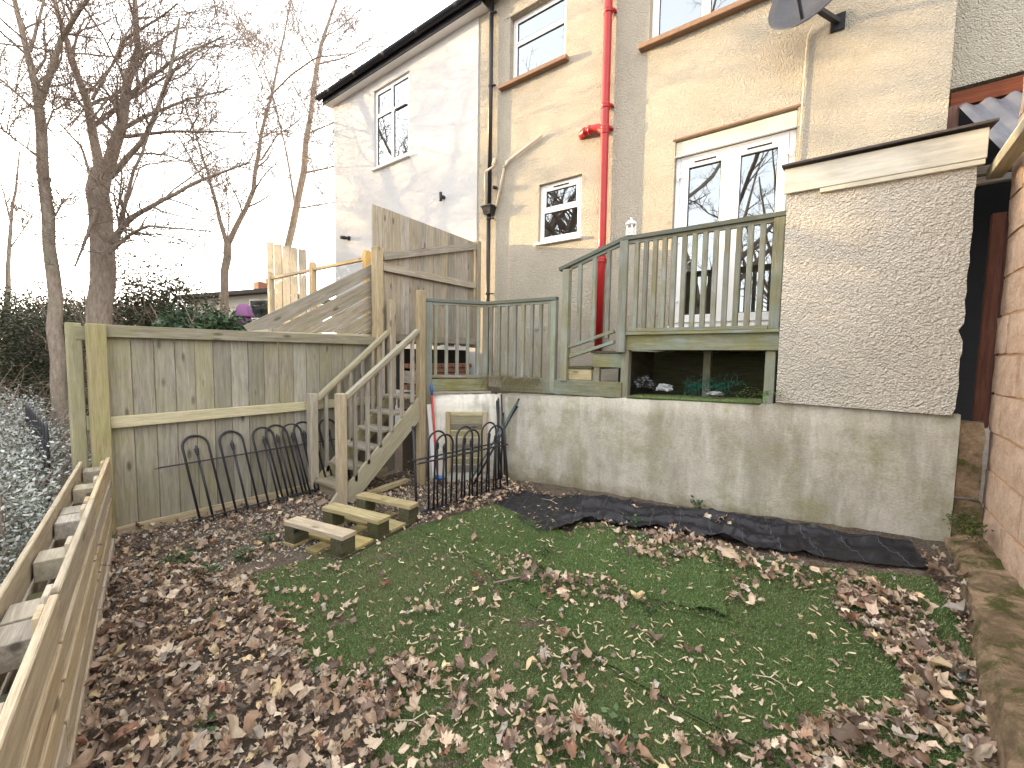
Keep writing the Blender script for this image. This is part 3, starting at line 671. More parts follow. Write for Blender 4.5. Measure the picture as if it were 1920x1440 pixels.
# ---------------------------------------------------------------- garden stair
SX0, SX1 = -4.66, -4.08; SY0, SY1 = 2.43, 3.50; SZT = 1.09
st = thing('garden_stair', 'steep weathered timber stair with handrails from the garden to the terrace', 'stairs', ((SX0+SX1)/2, SY0, 0))
nst = 6
ntop = onY(640, 738, SY0+0.0).z
htop_r = onY(784, 620, SY1).z; newtop = onY(785, 545, SY1).z
for X, top in ((SX0, 1.13), (SX1, ntop)):
    block('newel_post', (X-0.045, SY0-0.045, -0.05), (X+0.045, SY0+0.045, top), M_stair, st, 0.006)
    block('newel_post', (X-0.045, SY1-0.045, -0.05 if X == SX1 else 0.9), (X+0.045, SY1+0.045, newtop if X == SX1 else 2.28), M_stair, st, 0.006)
sl = (SZT-0.0)/(SY1-SY0)
for X in (SX0, SX1):
    xa = X+(0.048 if X == SX1 else -0.048)*0
    # stringer: sloped board with plumb ends
    o = 0.0 if X == SX1 else -0.0
    xs = X+0.0
    sgn = -1 if X == SX0 else 1
    poly = [(xs-0.019, SY0+0.046, 0.02), (xs-0.019, SY0+0.12, -0.03), (xs-0.019, SY1-0.046, SZT-0.33), (xs-0.019, SY1-0.046, SZT-0.04), (xs-0.019, SY0+0.046, 0.17)]
    prism_wood('stringer', poly, (0.038, 0, 0), M_rail, st)
    prism_wood('stringer_foot', [(xs-0.019, SY0-0.046, 0.13), (xs-0.019, SY0-0.046, -0.03), (xs-0.019, SY0-0.2, -0.03)], (0.038, 0, 0), M_rail, st)
    # handrail and balusters
    a = V(X, SY0+0.045, (1.06 if X == SX0 else ntop-0.05)); b2 = V(X, SY1-0.045, htop_r)
    bar('handrail', a, b2, 0.07, 0.045, M_rail, st)
    bar('rail_fillet', a+V(0, 0, -0.04), b2+V(0, 0, -0.04), 0.035, 0.03, M_stair, st)
    nbal = 6
    for i in range(nbal):
        t = (i+0.75)/(nbal+0.3); yy = SY0+0.045+(SY1-SY0-0.09)*t
        zt = a.z+(b2.z-a.z)*t-0.03; zb = max(0.02, SZT*(yy-SY0)/(SY1-SY0)+0.0)
        xo = X+sgn*0.0
        block('baluster', (xo-0.019, yy-0.019, zb-0.02+0.06), (xo+0.019, yy+0.019, zt), M_grey, st)
for i in range(nst):
    z = SZT*(i+1)/nst-0.02; y0 = SY0+0.03+(SY1-SY0)*i/nst
    block('tread', (SX0+0.05, y0-0.05, z-0.035), (SX1-0.05, y0+0.175, z), M_grey, st, 0.005)
    if i in (0,): block('riser', (SX0+0.05, y0+0.0, 0.0), (SX1-0.05, y0+0.03, z-0.037), M_grey, st)
bar('cross_board', V(SX0+0.05, SY1+0.07, SZT-0.12), V(SX1-0.05, SY1+0.07, SZT-0.12), 0.03, 0.2, M_grey, st)
# upper end boards behind the stair
bar('top_riser', V(SX0+0.05, SY1+0.14, 1.28), V(SX1-0.05, SY1+0.14, 1.28), 0.03, 0.16, M_grey, st)

# ---------------------------------------------------------------- lower balustrade on the terrace edge
CRN = V(-3.72, 4.30, 0); LFT = V(-4.15, 3.665, 0)
low = thing('terrace_balustrade', 'low sage green balustrade that turns a corner on the terrace edge', 'balustrade', (CRN.x, CRN.y, TZ))
RZ = 2.285
def bpost(p, z0, z1, w, par, mat=None, name='post', ang=0): 
    o = add(name, boxmesh(z1-z0, w, w, mat or M_sage, 0.005), None, par, Matrix.Translation((p[0], p[1], (z0+z1)/2)) @ Matrix.Rotation(ang, 4, 'Z') @ Matrix.Rotation(R(90), 4, 'Y')); return o
E2 = V(-2.66, YE-0.0, 0)
du = (CRN-LFT).normalized(); an = math.atan2(du.y, du.x)
bpost(CRN, TZ-0.02, RZ-0.045, 0.075, low, ang=an/2)
bpost(LFT+du*0.02, TZ-0.15, RZ-0.045, 0.075, low, ang=an)
bpost(E2-V(0.035, 0, 0), TZ+0.05, RZ-0.045, 0.07, low)
for (p, q_, nb_, aa) in ((LFT, CRN, 5, an), (CRN, E2, 8, 0)):
    d = (q_-p).normalized()
    bar('handrail', p+V(0, 0, RZ-0.02)-d*0.03, q_+V(0, 0, RZ-0.02)+d*0.025*(1 if aa else 0), 0.075, 0.04, M_sagedark, low)
    bar('rail_fillet', p+V(0, 0, RZ-0.058), q_+V(0, 0, RZ-0.058), 0.035, 0.034, M_sage, low)
    bar('bottom_rail', p+V(0, 0, 1.305)+d*0.04, q_+V(0, 0, 1.305)-d*0.04, 0.05, 0.035, M_sage, low)
    for i in range(nb_):
        c = p+(q_-p)*((i+0.75)/(nb_+0.5))
        bpost(c, 1.32, RZ-0.07, 0.042, low, ang=aa+rf.uniform(-0.06, 0.06), name='baluster')
bar('edge_beam', LFT+V(0, 0, 1.195)+du*0.06+V(0.02, -0.02, 0), CRN+V(0.04, -0.02, 1.195), 0.04, 0.15, M_beam, low)
bar('edge_beam', V(XC-0.0, YC-0.005, 1.215), V(onY(1165, 730, YE).x, YE+0.015, 1.235), 0.045, 0.165, M_beam, low)
bar('old_board', LFT+V(0.0, -0.02, 1.10)+du*0.04, CRN+V(0.1, 0.0, 1.10), 0.05, 0.03, M_grey, low)

# ---------------------------------------------------------------- raised deck outside the french doors
DX0, DX1 = -1.86, XE0-0.005; DZ = 1.83; DYF = YE+0.035
deck = thing('raised_deck', 'mossy sage green raised deck with balustrade at the french doors', 'deck', ((DX0+DX1)/2, YE, TZ))
bar('front_beam', V(DX0, DYF, 1.745), V(DX1, DYF, 1.75), 0.045, 0.155, M_beam, deck)
bar('edge_board', V(DX0-0.02, DYF-0.01, DZ+0.008), V(DX1, DYF-0.01, DZ+0.012), 0.10, 0.028, M_beam, deck)
for i in range(8):
    y0 = DYF+0.055+i*0.125
    if y0+0.12 > YF: break
    block('deck_board', (DX0, y0, DZ-0.02), (DX1+0.1, y0+0.118, DZ+0.008), M_beam, deck)
for x in (DX0+0.05, -1.15, DX1-0.1): block('joist', (x-0.022, DYF+0.03, DZ-0.15), (x+0.022, YF-0.05, DZ-0.022), M_beam, deck)
for x, yy, w_ in ((DX0+0.045, DYF-0.005, 0.085), (DX1-0.06, DYF+0.01, 0.08), (-1.12, DYF+0.55, 0.075)):
    block('leg_post', (x-w_/2, yy-w_/2+0.03, 1.07), (x+w_/2, yy+w_/2+0.03, 1.667), M_sage, deck, 0.005)
HZ = 2.85
pmid = V(DX0+0.02, DYF-0.0, 0)
block('newel_post', (pmid.x-0.05, DYF-0.075, 1.64), (pmid.x+0.04, DYF-0.028, HZ-0.045), M_sage, deck, 0.005)
block('newel_post', (DX1-0.085, DYF-0.06, DZ+0.024), (DX1-0.002, DYF+0.02, HZ-0.045), M_beam, deck, 0.005)
bar('handrail', V(pmid.x-0.03, DYF-0.02, HZ-0.02), V(DX1+0.02, DYF-0.02, HZ-0.02), 0.085, 0.042, M_sagedark, deck)
bar('rail_fillet', V(pmid.x+0.03, DYF-0.02, HZ-0.06), V(DX1-0.08, DYF-0.02, HZ-0.06), 0.035, 0.036, M_sage, deck)
bar('bottom_rail', V(pmid.x+0.05, DYF-0.02, DZ+0.045), V(DX1-0.09, DYF-0.02, DZ+0.045), 0.055, 0.035, M_beam, deck)
for i in range(13):
    x = pmid.x+0.05+(DX1-0.09-pmid.x-0.05)*((i+0.8)/13.6)
    bpost((x, DYF-0.02), DZ+0.06, HZ-0.07, 0.045, deck, ang=rf.uniform(-0.05, 0.05), name='baluster')
# steps down to the terrace
NX = onY(1062, 560, YE).x
block('newel_post', (NX-0.04, DYF-0.075, 1.30), (NX+0.045, DYF+0.005, 2.585), M_sage, deck, 0.005)
bar('stair_handrail', V(pmid.x-0.03, DYF-0.02, HZ-0.022), V(NX-0.10, DYF-0.02, 2.595), 0.085, 0.042, M_sagedark, deck)
bar('rail_fillet', V(pmid.x-0.05, DYF-0.02, HZ-0.065), V(NX+0.05, DYF-0.02, 2.60), 0.035, 0.034, M_sage, deck)
for (p0, p1) in (((1066, 651), (1152, 621)), ((1068, 669), (1152, 641))):
    a = onY(*p0, DYF-0.02); c = onY(*p1, DYF-0.02); bar('slanted_rail', a, c, 0.05, 0.035, M_beam, deck)
for px in (1087, 1114, 1140):
    c = onY(px, 560, DYF-0.02); t = (c.x-NX)/(pmid.x-NX); bpost((c.x, DYF-0.02), 1.68+0.15*t, 2.575+0.225*t, 0.044, deck, name='baluster', ang=rf.uniform(-0.05, 0.05))
s1 = onY(1110, 675, YE).x; s0 = onY(1058, 695, YE).x
block('step_riser', (s1, DYF-0.02, 1.475), (pmid.x-0.01, DYF+0.02, 1.625), M_beam, deck)
block('step_tread', (s1-0.02, DYF-0.03, 1.627), (pmid.x-0.01, YF-0.35, 1.655), M_block, deck)
block('step_leg', (s1+0.01, DYF-0.01, 1.30), (s1+0.08, DYF+0.04, 1.474), M_sage, deck)
block('step_riser', (s0, DYF-0.02, 1.32), (s1-0.012, DYF+0.02, 1.445), M_palletwet, deck)
block('step_tread', (s0-0.02, DYF-0.03, 1.447), (s1-0.005, YF-0.35, 1.472), M_block, deck)
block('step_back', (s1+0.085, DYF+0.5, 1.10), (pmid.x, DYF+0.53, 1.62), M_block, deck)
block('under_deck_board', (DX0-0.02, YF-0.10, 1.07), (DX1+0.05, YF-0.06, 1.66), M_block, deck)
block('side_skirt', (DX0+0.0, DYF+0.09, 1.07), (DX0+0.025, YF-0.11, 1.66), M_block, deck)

# ---------------------------------------------------------------- half pallet used as a step
pal = thing('step_pallet', 'mossy cut-down pallet lying as steps at the foot of the stair', 'pallet', onZ(650, 1000))
pa, pb, pc = onZ(541, 1022), onZ(640, 1054), onZ(768, 985)
ux = (pb-pa).normalized(); uy = V(-ux.y, ux.x, 0); WL = 0.66; LL = 0.92
pa = pb-ux*WL
def pp(s, t, z): q = pa+ux*s+uy*t; return V(q.x, q.y, zg(q.x, q.y)+z)
for s in (0.055, 0.33, WL-0.055): bar('bottom_board', pp(s, -0.01, 0.014), pp(s, LL+0.01, 0.014), 0.13, 0.03, M_block if s > 0.5 else M_palletwet, pal)
for t, wd in ((0.07, 0.135), (0.45, 0.145), (0.84, 0.125)):
    for s in (0.06, WL-0.06): bar('spacer_block', pp(s, t-0.07, 0.0935), pp(s, t+0.07, 0.0935), 0.12, 0.133, M_block, pal)
    bar('deck_board', pp(-0.012, t, 0.179), pp(WL+0.012, t, 0.179), wd, 0.036, M_pallet if t < 0.1 else M_palletwet, pal)
for t in (0.24, 0.64): bar('middle_board', pp(0.0, t, 0.042), pp(WL, t, 0.042), 0.19, 0.024, M_palletwet, pal)

# ---------------------------------------------------------------- pallets stood on edge as a front barrier
BA, BB = V(-4.46, 0.70, 0), V(-1.43, 0.03, 0)
bu = (BB-BA).normalized(); bn = V(-bu.y, bu.x, 0)     # bn points into the garden
def bp_(s, o, z): q = BA+bu*s+bn*o; return V(q.x, q.y, z)
labs = ['pale pallet stood on edge, butted against the fence post', 'pale pallet stood on edge, middle of the row of three', 'pale pallet stood on edge, farthest from the fence post']
s0 = 0.0
for i in range(3):
    L = 1.2; e = s0+L
    T = thing('edge_pallet', labs[i], 'pallet', bp_(s0+L/2, -0.07, 0), 'pallets stood on edge as a barrier')
    up = bn
    for z0, z1 in ((0.61, 0.755), (0.47, 0.575), (0.315, 0.435), (0.16, 0.28), (0.01, 0.11)):
        bar('inner_board', bp_(s0+0.004, rf.uniform(-0.003, 0.003), (z0+z1)/2), bp_(e-0.004, rf.uniform(-0.003, 0.003), (z0+z1)/2), 0.024, z1-z0, M_pallet, T, bev=0.004)
    for z0, z1 in ((0.60, 0.745), (0.46, 0.575), (0.31, 0.435), (0.16, 0.285), (0.01, 0.135)):
        bar('outer_board', bp_(s0+0.004, -0.148, (z0+z1)/2), bp_(e-0.004, -0.148, (z0+z1)/2), 0.022, z1-z0, M_pallet, T, bev=0.004)
    for zz in (0.645, 0.38, 0.06):
        for s in (0.075, L/2, L-0.075):
            bar('spacer_block', bp_(s0+s-0.07, -0.075, zz), bp_(s0+s+0.07, -0.075, zz), 0.108, 0.09, M_grey if zz > 0.5 else M_block, T)  # lower blocks coloured darker than the top ones, painted-in shade of the inside
    for s in (0.075, L/2, L-0.075):
        bar('stringer_board', bp_(s0+s, -0.026, 0.0), bp_(s0+s, -0.026, 0.74), 0.10, 0.02, M_pallet, T, up=bn)
    for sq in (0.34, 0.86): bar('cross_board', bp_(s0+sq-0.06, -0.075, 0.60), bp_(s0+sq+0.06, -0.075, 0.60), 0.10, 0.02, M_block, T)  # dark timber puts the shade of the deep gaps into the colour
    s0 += L+0.01
# ---------------------------------------------------------------- pipes on the houses
def on(px, py, off=0.06): return onY(px, py, YF-off)
soil = thing('soil_pipe', 'thick red painted soil pipe running down the cream house', 'pipe', on(1121, 655))
def straight(p, q, n=2): return [p+(q-p)*i/(n-1) for i in range(n)]
sx = [(1143, -60), (1140, 20), (1135, 205), (1131, 440), (1120, 662)]
pts = [on(x, y, 0.075) for x, y in sx]; xm_ = sum(p.x for p in pts)/len(pts)
pts = [V(xm_+(p.x-xm_)*0.35, p.y, p.z) for p in pts]
tube('pipe_shaft', pts, 0.053, M_red, soil, 18)
def collar(z, r=0.062, h=0.07, name='collar', par=None, mat=None, x=None):
    t = [i for i in range(len(pts)-1) if pts[i+1].z <= z <= pts[i].z]; i = t[0] if t else 0
    f = (z-pts[i].z)/(pts[i+1].z-pts[i].z); p = pts[i]+(pts[i+1]-pts[i])*f
    c = lathe(name, [(r*0.93, 0), (r, 0.008), (r, h*0.35), (r*0.92, h*0.45), (r, h*0.55), (r, h-0.008), (r*0.93, h)], (p.x, p.y, z), M_red, soil, 20); return p
for yy in (30, 205, 247, 492): 
    p = collar(on(1133, yy, 0.075).z)
    boxes('bracket', [(p.x+0.05, p.y+0.0, p.z+0.02, p.x+0.09, YF, p.z+0.05)], M_red, soil, 0.004)
z0 = on(1133, 238, 0.075).z; p = collar(z0-0.1, 0.06, 0.05)
cx = p.x
path = [V(cx+0.0, YF-0.075, z0-0.10), V(cx-0.035, YF-0.076, z0-0.03), V(cx-0.10, YF-0.075, z0+0.015), V(cx-0.22, YF-0.075, z0+0.02), V(cx-0.30, YF-0.07, z0+0.02), V(cx-0.355, YF-0.045, z0+0.018), V(cx-0.375, YF+0.01, z0+0.015)]
tube('branch_pipe', path, [0.052]*7, M_red, soil, 16)
for k in (3, 4): tube('branch_ring', [path[k]+V(0.012, 0, 0), path[k]-V(0.012, 0, 0)], 0.060, M_red, soil, 16)

rain = thing('downpipe', 'black downpipe with hopper at the junction of the two houses', 'pipe', on(914, 560))
xr_ = on(919, 250).x
hop = on(917, 396)
tube('pipe_shaft', [V(xr_, YF-0.06, 8.0), V(xr_, YF-0.06, hop.z+0.05)], 0.034, M_black, rain, 14)
tube('lower_shaft', [V(xr_-0.01, YF-0.06, hop.z-0.05), V(xr_-0.01, YF-0.06, 1.2)], 0.034, M_black, rain, 14)
hv = [(-0.10, -0.085, 0.075), (0.10, -0.085, 0.075), (0.10, 0.06, 0.075), (-0.10, 0.06, 0.075), (-0.065, -0.055, -0.06), (0.065, -0.055, -0.06), (0.065, 0.06, -0.06), (-0.065, 0.06, -0.06)]
mesh('hopper', [(x+xr_, y_+YF-0.062, z+hop.z) for x, y_, z in hv], [(3, 2, 1, 0), (0, 1, 5, 4), (1, 2, 6, 5), (2, 3, 7, 6), (3, 0, 4, 7), (4, 5, 6, 7)], M_black, rain)
boxes('hopper_rim', [(xr_-0.108, YF-0.155, hop.z+0.055, xr_+0.108, YF-0.15+0.148, hop.z+0.078)], M_black, rain, 0.004)
for yy in (30, 165, 412, 553):
    p = on(918, yy); lathe('bracket', [(0.036, 0), (0.041, 0.004), (0.041, 0.036), (0.036, 0.04)], (xr_-(0.01 if yy > 300 else 0), YF-0.06, p.z), M_black, rain, 14)
    boxes('bracket_lug', [(xr_+0.035, YF-0.065, p.z+0.012, xr_+0.085, YF-0.02, p.z+0.03)], M_black, rain, 0.003)
wp1 = thing('waste_pipe', 'thin beige waste pipe stepping over the black downpipe into its hopper', 'pipe', on(911, 385))
tube('pipe_run', [on(930, 298, 0.0), on(926, 299, 0.11), on(925, 312, 0.12), on(911, 322, 0.11), on(910, 335, 0.07), on(911, 390, 0.07)], 0.019, M_beige, wp1, 10)
tube('pipe_joint', [on(927, 300, 0.105), on(924, 309, 0.118)], 0.024, M_beige, wp1, 10)
wp2 = thing('waste_pipe', 'beige waste pipe slanting down the roughcast wall to the hopper', 'pipe', on(932, 385))
tube('pipe_run', [on(1016, 253, 0.035), on(950, 304, 0.035), on(946, 312, 0.035), on(931, 388, 0.05)], 0.020, M_beige, wp2, 10)
tube('pipe_joint', [on(952, 302, 0.035), on(945, 315, 0.035)], 0.025, M_beige, wp2, 10)
ov = thing('overflow_pipe', 'short black pipe stub beside the downpipe', 'pipe', on(928, 352))
tube('stub', [on(930, 352, 0.0), on(926, 351, 0.14)], 0.028, M_black, ov, 12)
cab = thing('aerial_cable', 'thin cream cable hanging down the wall from the satellite dish', 'cable', on(1500, 240, 0.01))
tube('cable_run', [on(1524, 48, 0.03), on(1514, 70, 0.012), on(1508, 140, 0.012), on(1502, 230, 0.012), on(1497, 300, 0.012)], 0.006, M_beige, cab, 6)

# satellite dish: shallow bowl, arm and bracket
dc = onY(1528, -8, YF-0.34); ds = 0.37
dish = thing('satellite_dish', 'dark grey satellite dish fixed high on the cream wall', 'satellite dish', dc)
dn = V(-0.30, -0.90, 0.33).normalized(); fx = V(0, 0, 1).cross(dn).normalized(); fy = dn.cross(fx)
vs_, fs = [], []; nr, na = 7, 32
for lay in (0, 1):
    for i in range(nr+1):
        r_ = ds*i/nr
        for k in range(na):
            a = 2*math.pi*k/na; q_ = dc+fx*(r_*math.cos(a))+fy*(r_*1.06*math.sin(a))+dn*(0.10*(i/nr)**2-0.008*lay); vs_.append(q_)
for lay in (0, 1):
    o = lay*(nr+1)*na
    for i in range(nr):
        for k in range(na): fs.append((o+i*na+k, o+i*na+(k+1) % na, o+(i+1)*na+(k+1) % na, o+(i+1)*na+k))
for k in range(na): fs.append((nr*na+k, nr*na+(k+1) % na, (2*nr+1)*na+(k+1) % na, (2*nr+1)*na+k))
mesh('bowl', vs_, fs, M_dish, dish, True)
bot = dc-fy*ds*0.98+dn*0.09
bar('feed_arm', bot+dn*0.02, dc+dn*0.48-fy*0.10, 0.022, 0.03, M_black, dish)
tube('receiver', [dc+dn*0.50-fy*0.12, dc+dn*0.40-fy*0.04], [0.03, 0.034], M_black, dish, 12)
bar('wall_bracket', dc-dn*0.02-fy*0.1, V(dc.x+0.18, YF-0.02, dc.z-0.12), 0.045, 0.045, M_black, dish)
block('wall_plate', (dc.x+0.12, YF-0.02, dc.z-0.2), (dc.x+0.24, YF-0.001, dc.z-0.04), M_black, dish)

# wall lights on the white house
p = onY(832, 371, YF-0.012); wl_ = thing('wall_light', 'small black up and down tube light on the white wall', 'wall light', p)
lathe('tube_body', [(0.024, -0.075), (0.028, -0.07), (0.028, 0.07), (0.024, 0.075)], (p.x, p.y-0.075, p.z), M_black, wl_, 16)
tube('mount', [V(p.x+0.01, p.y, p.z), V(p.x+0.01, p.y-0.05, p.z)], 0.034, M_black, wl_, 16)
p = onY(655, 447, YF-0.012); wl2 = thing('wall_light', 'black bullet spotlight low on the white wall', 'wall light', p)
tube('mount', [p, p+V(0, -0.03, 0)], 0.05, M_black, wl2, 18)
tube('spot_head', [p+V(-0.01, -0.03, 0), p+V(-0.05, -0.07, 0.005), p+V(-0.09, -0.09, 0.012), p+V(-0.15, -0.12, 0.02)], [0.028, 0.04, 0.042, 0.036], M_black, wl2, 16)

# lantern on the deck handrail
p = onY(1183, 434, DYF-0.02); p.z = HZ+0.001
lan = thing('garden_lantern', 'small white metal candle lantern standing on the deck handrail', 'lantern', p)
lathe('base', [(0.058, 0), (0.062, 0.004), (0.062, 0.014), (0.05, 0.018)], p, M_upvc, lan, 6, False)
for k in range(6):
    a = 2*math.pi*k/6; q_ = V(p.x+0.048*math.cos(a), p.y+0.048*math.sin(a), p.z)
    bar('upright', q_+V(0, 0, 0.018), q_+V(0, 0, 0.115), 0.014, 0.010, M_upvc, lan)
lathe('roof', [(0.058, 0.115), (0.062, 0.12), (0.058, 0.13), (0.035, 0.155), (0.012, 0.168), (0.008, 0.18), (0.012, 0.186), (0.002, 0.195)], p, M_upvc, lan, 12)
lathe('candle', [(0.032, 0.019), (0.032, 0.085), (0.004, 0.09)], p, M_candle, lan, 14)


# ---------------------------------------------------------------- hoop-top railing panels
def finial(pt, par, d):
    """small spear: ball, collar, leaf point along direction d"""
    prof = [(0.012, -0.02), (0.018, -0.012), (0.012, -0.004), (0.020, 0.008), (0.015, 0.02), (0.021, 0.03), (0.009, 0.055), (0.001, 0.075)]
    P = [pt+d*z for r_, z in prof]; return tube('finial', P, [r_ for r_, z in prof], M_iron, par, 8)
def railing(label, O, U, D, n, H, pitch, group, spear=0.6, railz=0.70, tail=(0.1, 0.0), hw=None, name='hoop_railing'):
    """O base start, U along, D up (leaning) unit vectors"""
    T = thing(name, label, 'railing panel', O, group)
    hw = hw or pitch*0.56
    L = n*pitch
    bar('top_rail', O-U*tail[0]+D*H*railz, O+U*(L+tail[1])+D*H*railz, 0.030, 0.012, M_iron, T, up=D)
    tube('rail_tip', [O-U*tail[0]+D*H*railz, O-U*(tail[0]+0.06)+D*(H*railz-0.004)], [0.009, 0.001], M_iron, T, 6)
    bar('bottom_rail', O-U*0.02+D*0.05, O+U*(L+0.02)+D*0.05, 0.032, 0.012, M_iron, T, up=D)
    for i in range(n):
        c = O+U*(pitch*(i+0.5)); a = c-U*hw/2; b2 = c+U*hw/2; r0 = hw/2
        path = [a+D*0.02, a+D*(H-r0)]
        for k in range(1, 12): an_ = math.pi*(1-k/12); path.append(c+U*(r0*math.cos(an_))+D*(H-r0+r0*math.sin(an_)))
        path += [b2+D*(H-r0), b2+D*0.02]
        tube('hoop', path, 0.0105, M_iron, T, 8)
        tube('upright', [c+D*0.02, c+D*(H*0.80)], 0.0105, M_iron, T, 8)
        finial(c+D*(H*0.80), T, D)
    return T
o1 = onZ(371, 974); o1 = V(XF+0.24, onX(371, 972, XF+0.20).y, 0.0)
lean = V(-0.24, 0.0, 0.97).normalized()
railing('black hoop-top railing panel leaning on the fence, with the longer rail tip', o1+V(-0.02, -0.03, 0), V(-0.03, 1, 0.0).normalized(), (lean+V(0, -0.10, 0)).normalized(), 4, 0.82, 0.30, 'hoop railings leaning on the fence', tail=(0.13, 0.0), hw=0.205)
o2 = V(XF+0.20, 2.03, -0.01)
railing('black hoop-top railing panel leaning on the fence, partly behind the stair', o2, V(0.0, 1, 0.0), (lean+V(0, -0.12, 0)).normalized(), 3, 0.84, 0.29, 'hoop railings leaning on the fence', tail=(0.06, 0.0), hw=0.215)
# free-standing pair in front of the wall
a = onZ(785, 972, 0.0); c = onZ(950, 925, -0.02); U = (c-a); U.z = 0; Lr = U.length; U.normalize()
# ground curves under the panels, a rail tip sticks out towards the stair
nrm_ = V(U.y, -U.x, 0)
def gz(p): return float(zg(p.x, p.y))
q1 = a+U*0.10; q1.z = gz(q1)-0.01
railing('black hoop-top railing panel standing by the wall, the front one of a pair', q1, (U+V(0, 0, 0.02)).normalized(), V(0.02, 0.02, 1).normalized(), 3, 0.80, (Lr-0.14)/3, 'hoop railings standing by the wall', tail=(0.10, 0.02), hw=0.215)
q2 = a+U*0.08-nrm_*0.05; q2.z = gz(q2)-0.01
railing('black hoop-top railing panel standing by the wall, the rear one of a pair', q2, (U+V(0, 0, 0.02)).normalized(), V(-0.01, 0.0, 1).normalized(), 3, 0.83, (Lr-0.14)/3, 'hoop railings standing by the wall', tail=(0.12, 0.02), hw=0.215)
def ball_post(label, a_, top, lean_to=None):
    T = thing('railing_post', label, 'post', a_)
    tube('post_shaft', [a_, top], 0.013, M_iron, T, 8)
    d = (top-a_).normalized(); prof = [(0.010, -0.012), (0.016, -0.006), (0.020, 0.006), (0.016, 0.018), (0.004, 0.026)]
    tube('ball_cap', [top+d*z for r_, z in prof], [r_ for r_, z in prof], M_iron, T, 10); return T
e0 = a+V(-0.02, 0, 0); e0.z = gz(e0)-0.05
dpt = (CM @ (np.array(e0)-CP))[2]
ball_post('slim black ball-topped post standing between the stair and the railing pair', e0, V(*atD(775, 803, dpt)))
e1 = c+U*0.03; e1.z = gz(e1)-0.05; dpt = (CM @ (np.array(e1)-CP))[2]
ball_post('slim black ball-topped post at the wall end of the railing pair', e1, V(*atD(943, 777, dpt)))
# loose poles propped in the corner
def onE(px, py, off=0.03): return onY(px, py, YE-off)
cb = onZ(905, 890, 0.0)
for i, (bx, by, tx, ty, rad, mat_, lab) in enumerate(((880, 905, 972, 750, 0.012, M_steel, 'teal metal pole propped against the retaining wall corner'), (888, 908, 968, 764, 0.013, M_iron, 'black metal pole propped beside the teal pole'),
        (935, 905, 934, 745, 0.016, M_iron, 'black bar standing upright in the wall corner'), (941, 903, 930, 738, 0.010, M_black, 'thin black rod leaning in the wall corner'), (947, 899, 940, 742, 0.010, M_iron, 'slender black rod leaning against the concrete by the corner'))):
    g_ = onZ(bx, by, 0.0); g_ = V(g_.x, min(g_.y, YC-0.06), 0)
    q_ = onE(tx, ty, 0.02+0.012*i)
    if i >= 2: g_ = onZ(bx, by, -0.02)
    T = thing('loose_pole', lab, 'pole', g_); tube('shaft', [g_, q_], rad, mat_, T, 8)
    tube('end_cap', [q_, q_+(q_-g_).normalized()*0.02], rad*1.15, M_black, T, 8)
# red broom pole against the wing
g_ = onWing(822, 885); g_ = V(g_.x+nd.x*0.1, g_.y+nd.y*0.1, 0.0); q_ = onWing(809, 722)+nd*0.03
T = thing('broom_handle', 'red broom handle with blue grip leaning on the whitewashed wall', 'handle', g_)
tube('red_shaft', [g_, g_+(q_-g_)*0.9], 0.013, M_redpole, T, 8); tube('blue_grip', [g_+(q_-g_)*0.9, q_], 0.015, M_blue, T, 8); tube('blue_foot', [g_+V(-0.04, 0, 0.02), g_+V(0.07, 0.03, 0.02)], 0.03, M_blue, T, 8)
T = thing('white_post', 'short white plastic strip leaning beside the red broom handle', 'strip', g_)
bar('strip', V(g_.x-0.09, g_.y+0.03, 0), onWing(806, 745)+nd*0.03+V(-0.03, 0, 0), 0.05, 0.012, M_upvc, T, up=nd)
lg = thing('timber_offcut', 'mossy length of timber lying on the leaves under the stair', 'timber', onZ(730, 915))
bar('timber', onZ(692, 930)+V(0, 0, 0.03), onZ(762, 905)+V(0, 0, 0.03), 0.07, 0.05, M_palletwet, lg)

# ---------------------------------------------------------------- neighbour's sloping slatted screen and glazed balustrade
nbx = XF-0.10
slat = thing('sloping_screen', 'sloping timber screen of wide boards with gaps above the fence', 'screen', (nbx, 2.6, 1.75))
def z5(x, y): return onX(440+x/3.84, 360+y/3.84, nbx)
for P in ([(65, 965), (985, 522), (985, 612), (270, 985), (95, 1002)], [(275, 997), (985, 632), (985, 738), (490, 1006)], [(505, 1006), (985, 750), (985, 850), (700, 1014)], [(715, 1015), (985, 866), (985, 965), (870, 1020)], [(885, 1022), (985, 980), (985, 1025)]):
    prism_wood('sloping_board', [z5(*p_) for p_ in P], (-0.022, 0, 0), M_grey, slat)
e_ = z5(985, 700); block('edge_post', (nbx-0.07, e_.y-0.0, 1.7), (nbx-0.023, e_.y+0.06, z5(985, 520).z), M_grey, slat)
bar('bottom_trim', z5(95, 1004)+V(0.02, 0, -0.005), z5(990, 1035)+V(0.02, 0, 0.0), 0.04, 0.022, M_rail, slat)
NY = 4.1
glb = thing('glazed_balustrade', 'new orange timber balustrade with glass panels on the neighbouring deck', 'balustrade', onY(587, 560, NY))
zr = onY(600, 503, NY).z; posts = [onY(508, 540, NY).x, onY(587, 540, NY).x, onY(688, 520, NY).x]
for x, t in zip(posts, (0.10, 0.11, 0.11)): block('post', (x-0.05, NY-0.05, 0.6), (x+0.05, NY+0.05, zr+t), M_new, glb, 0.006); lathe('post_cap', [(0.06, 0), (0.06, 0.012), (0.03, 0.03)], (x, NY, zr+t), M_new, glb, 4, False)
block('corner_block', (posts[0]-0.12, NY-0.06, zr-0.10), (posts[0]-0.052, NY+0.06, zr+0.0), M_new, glb)
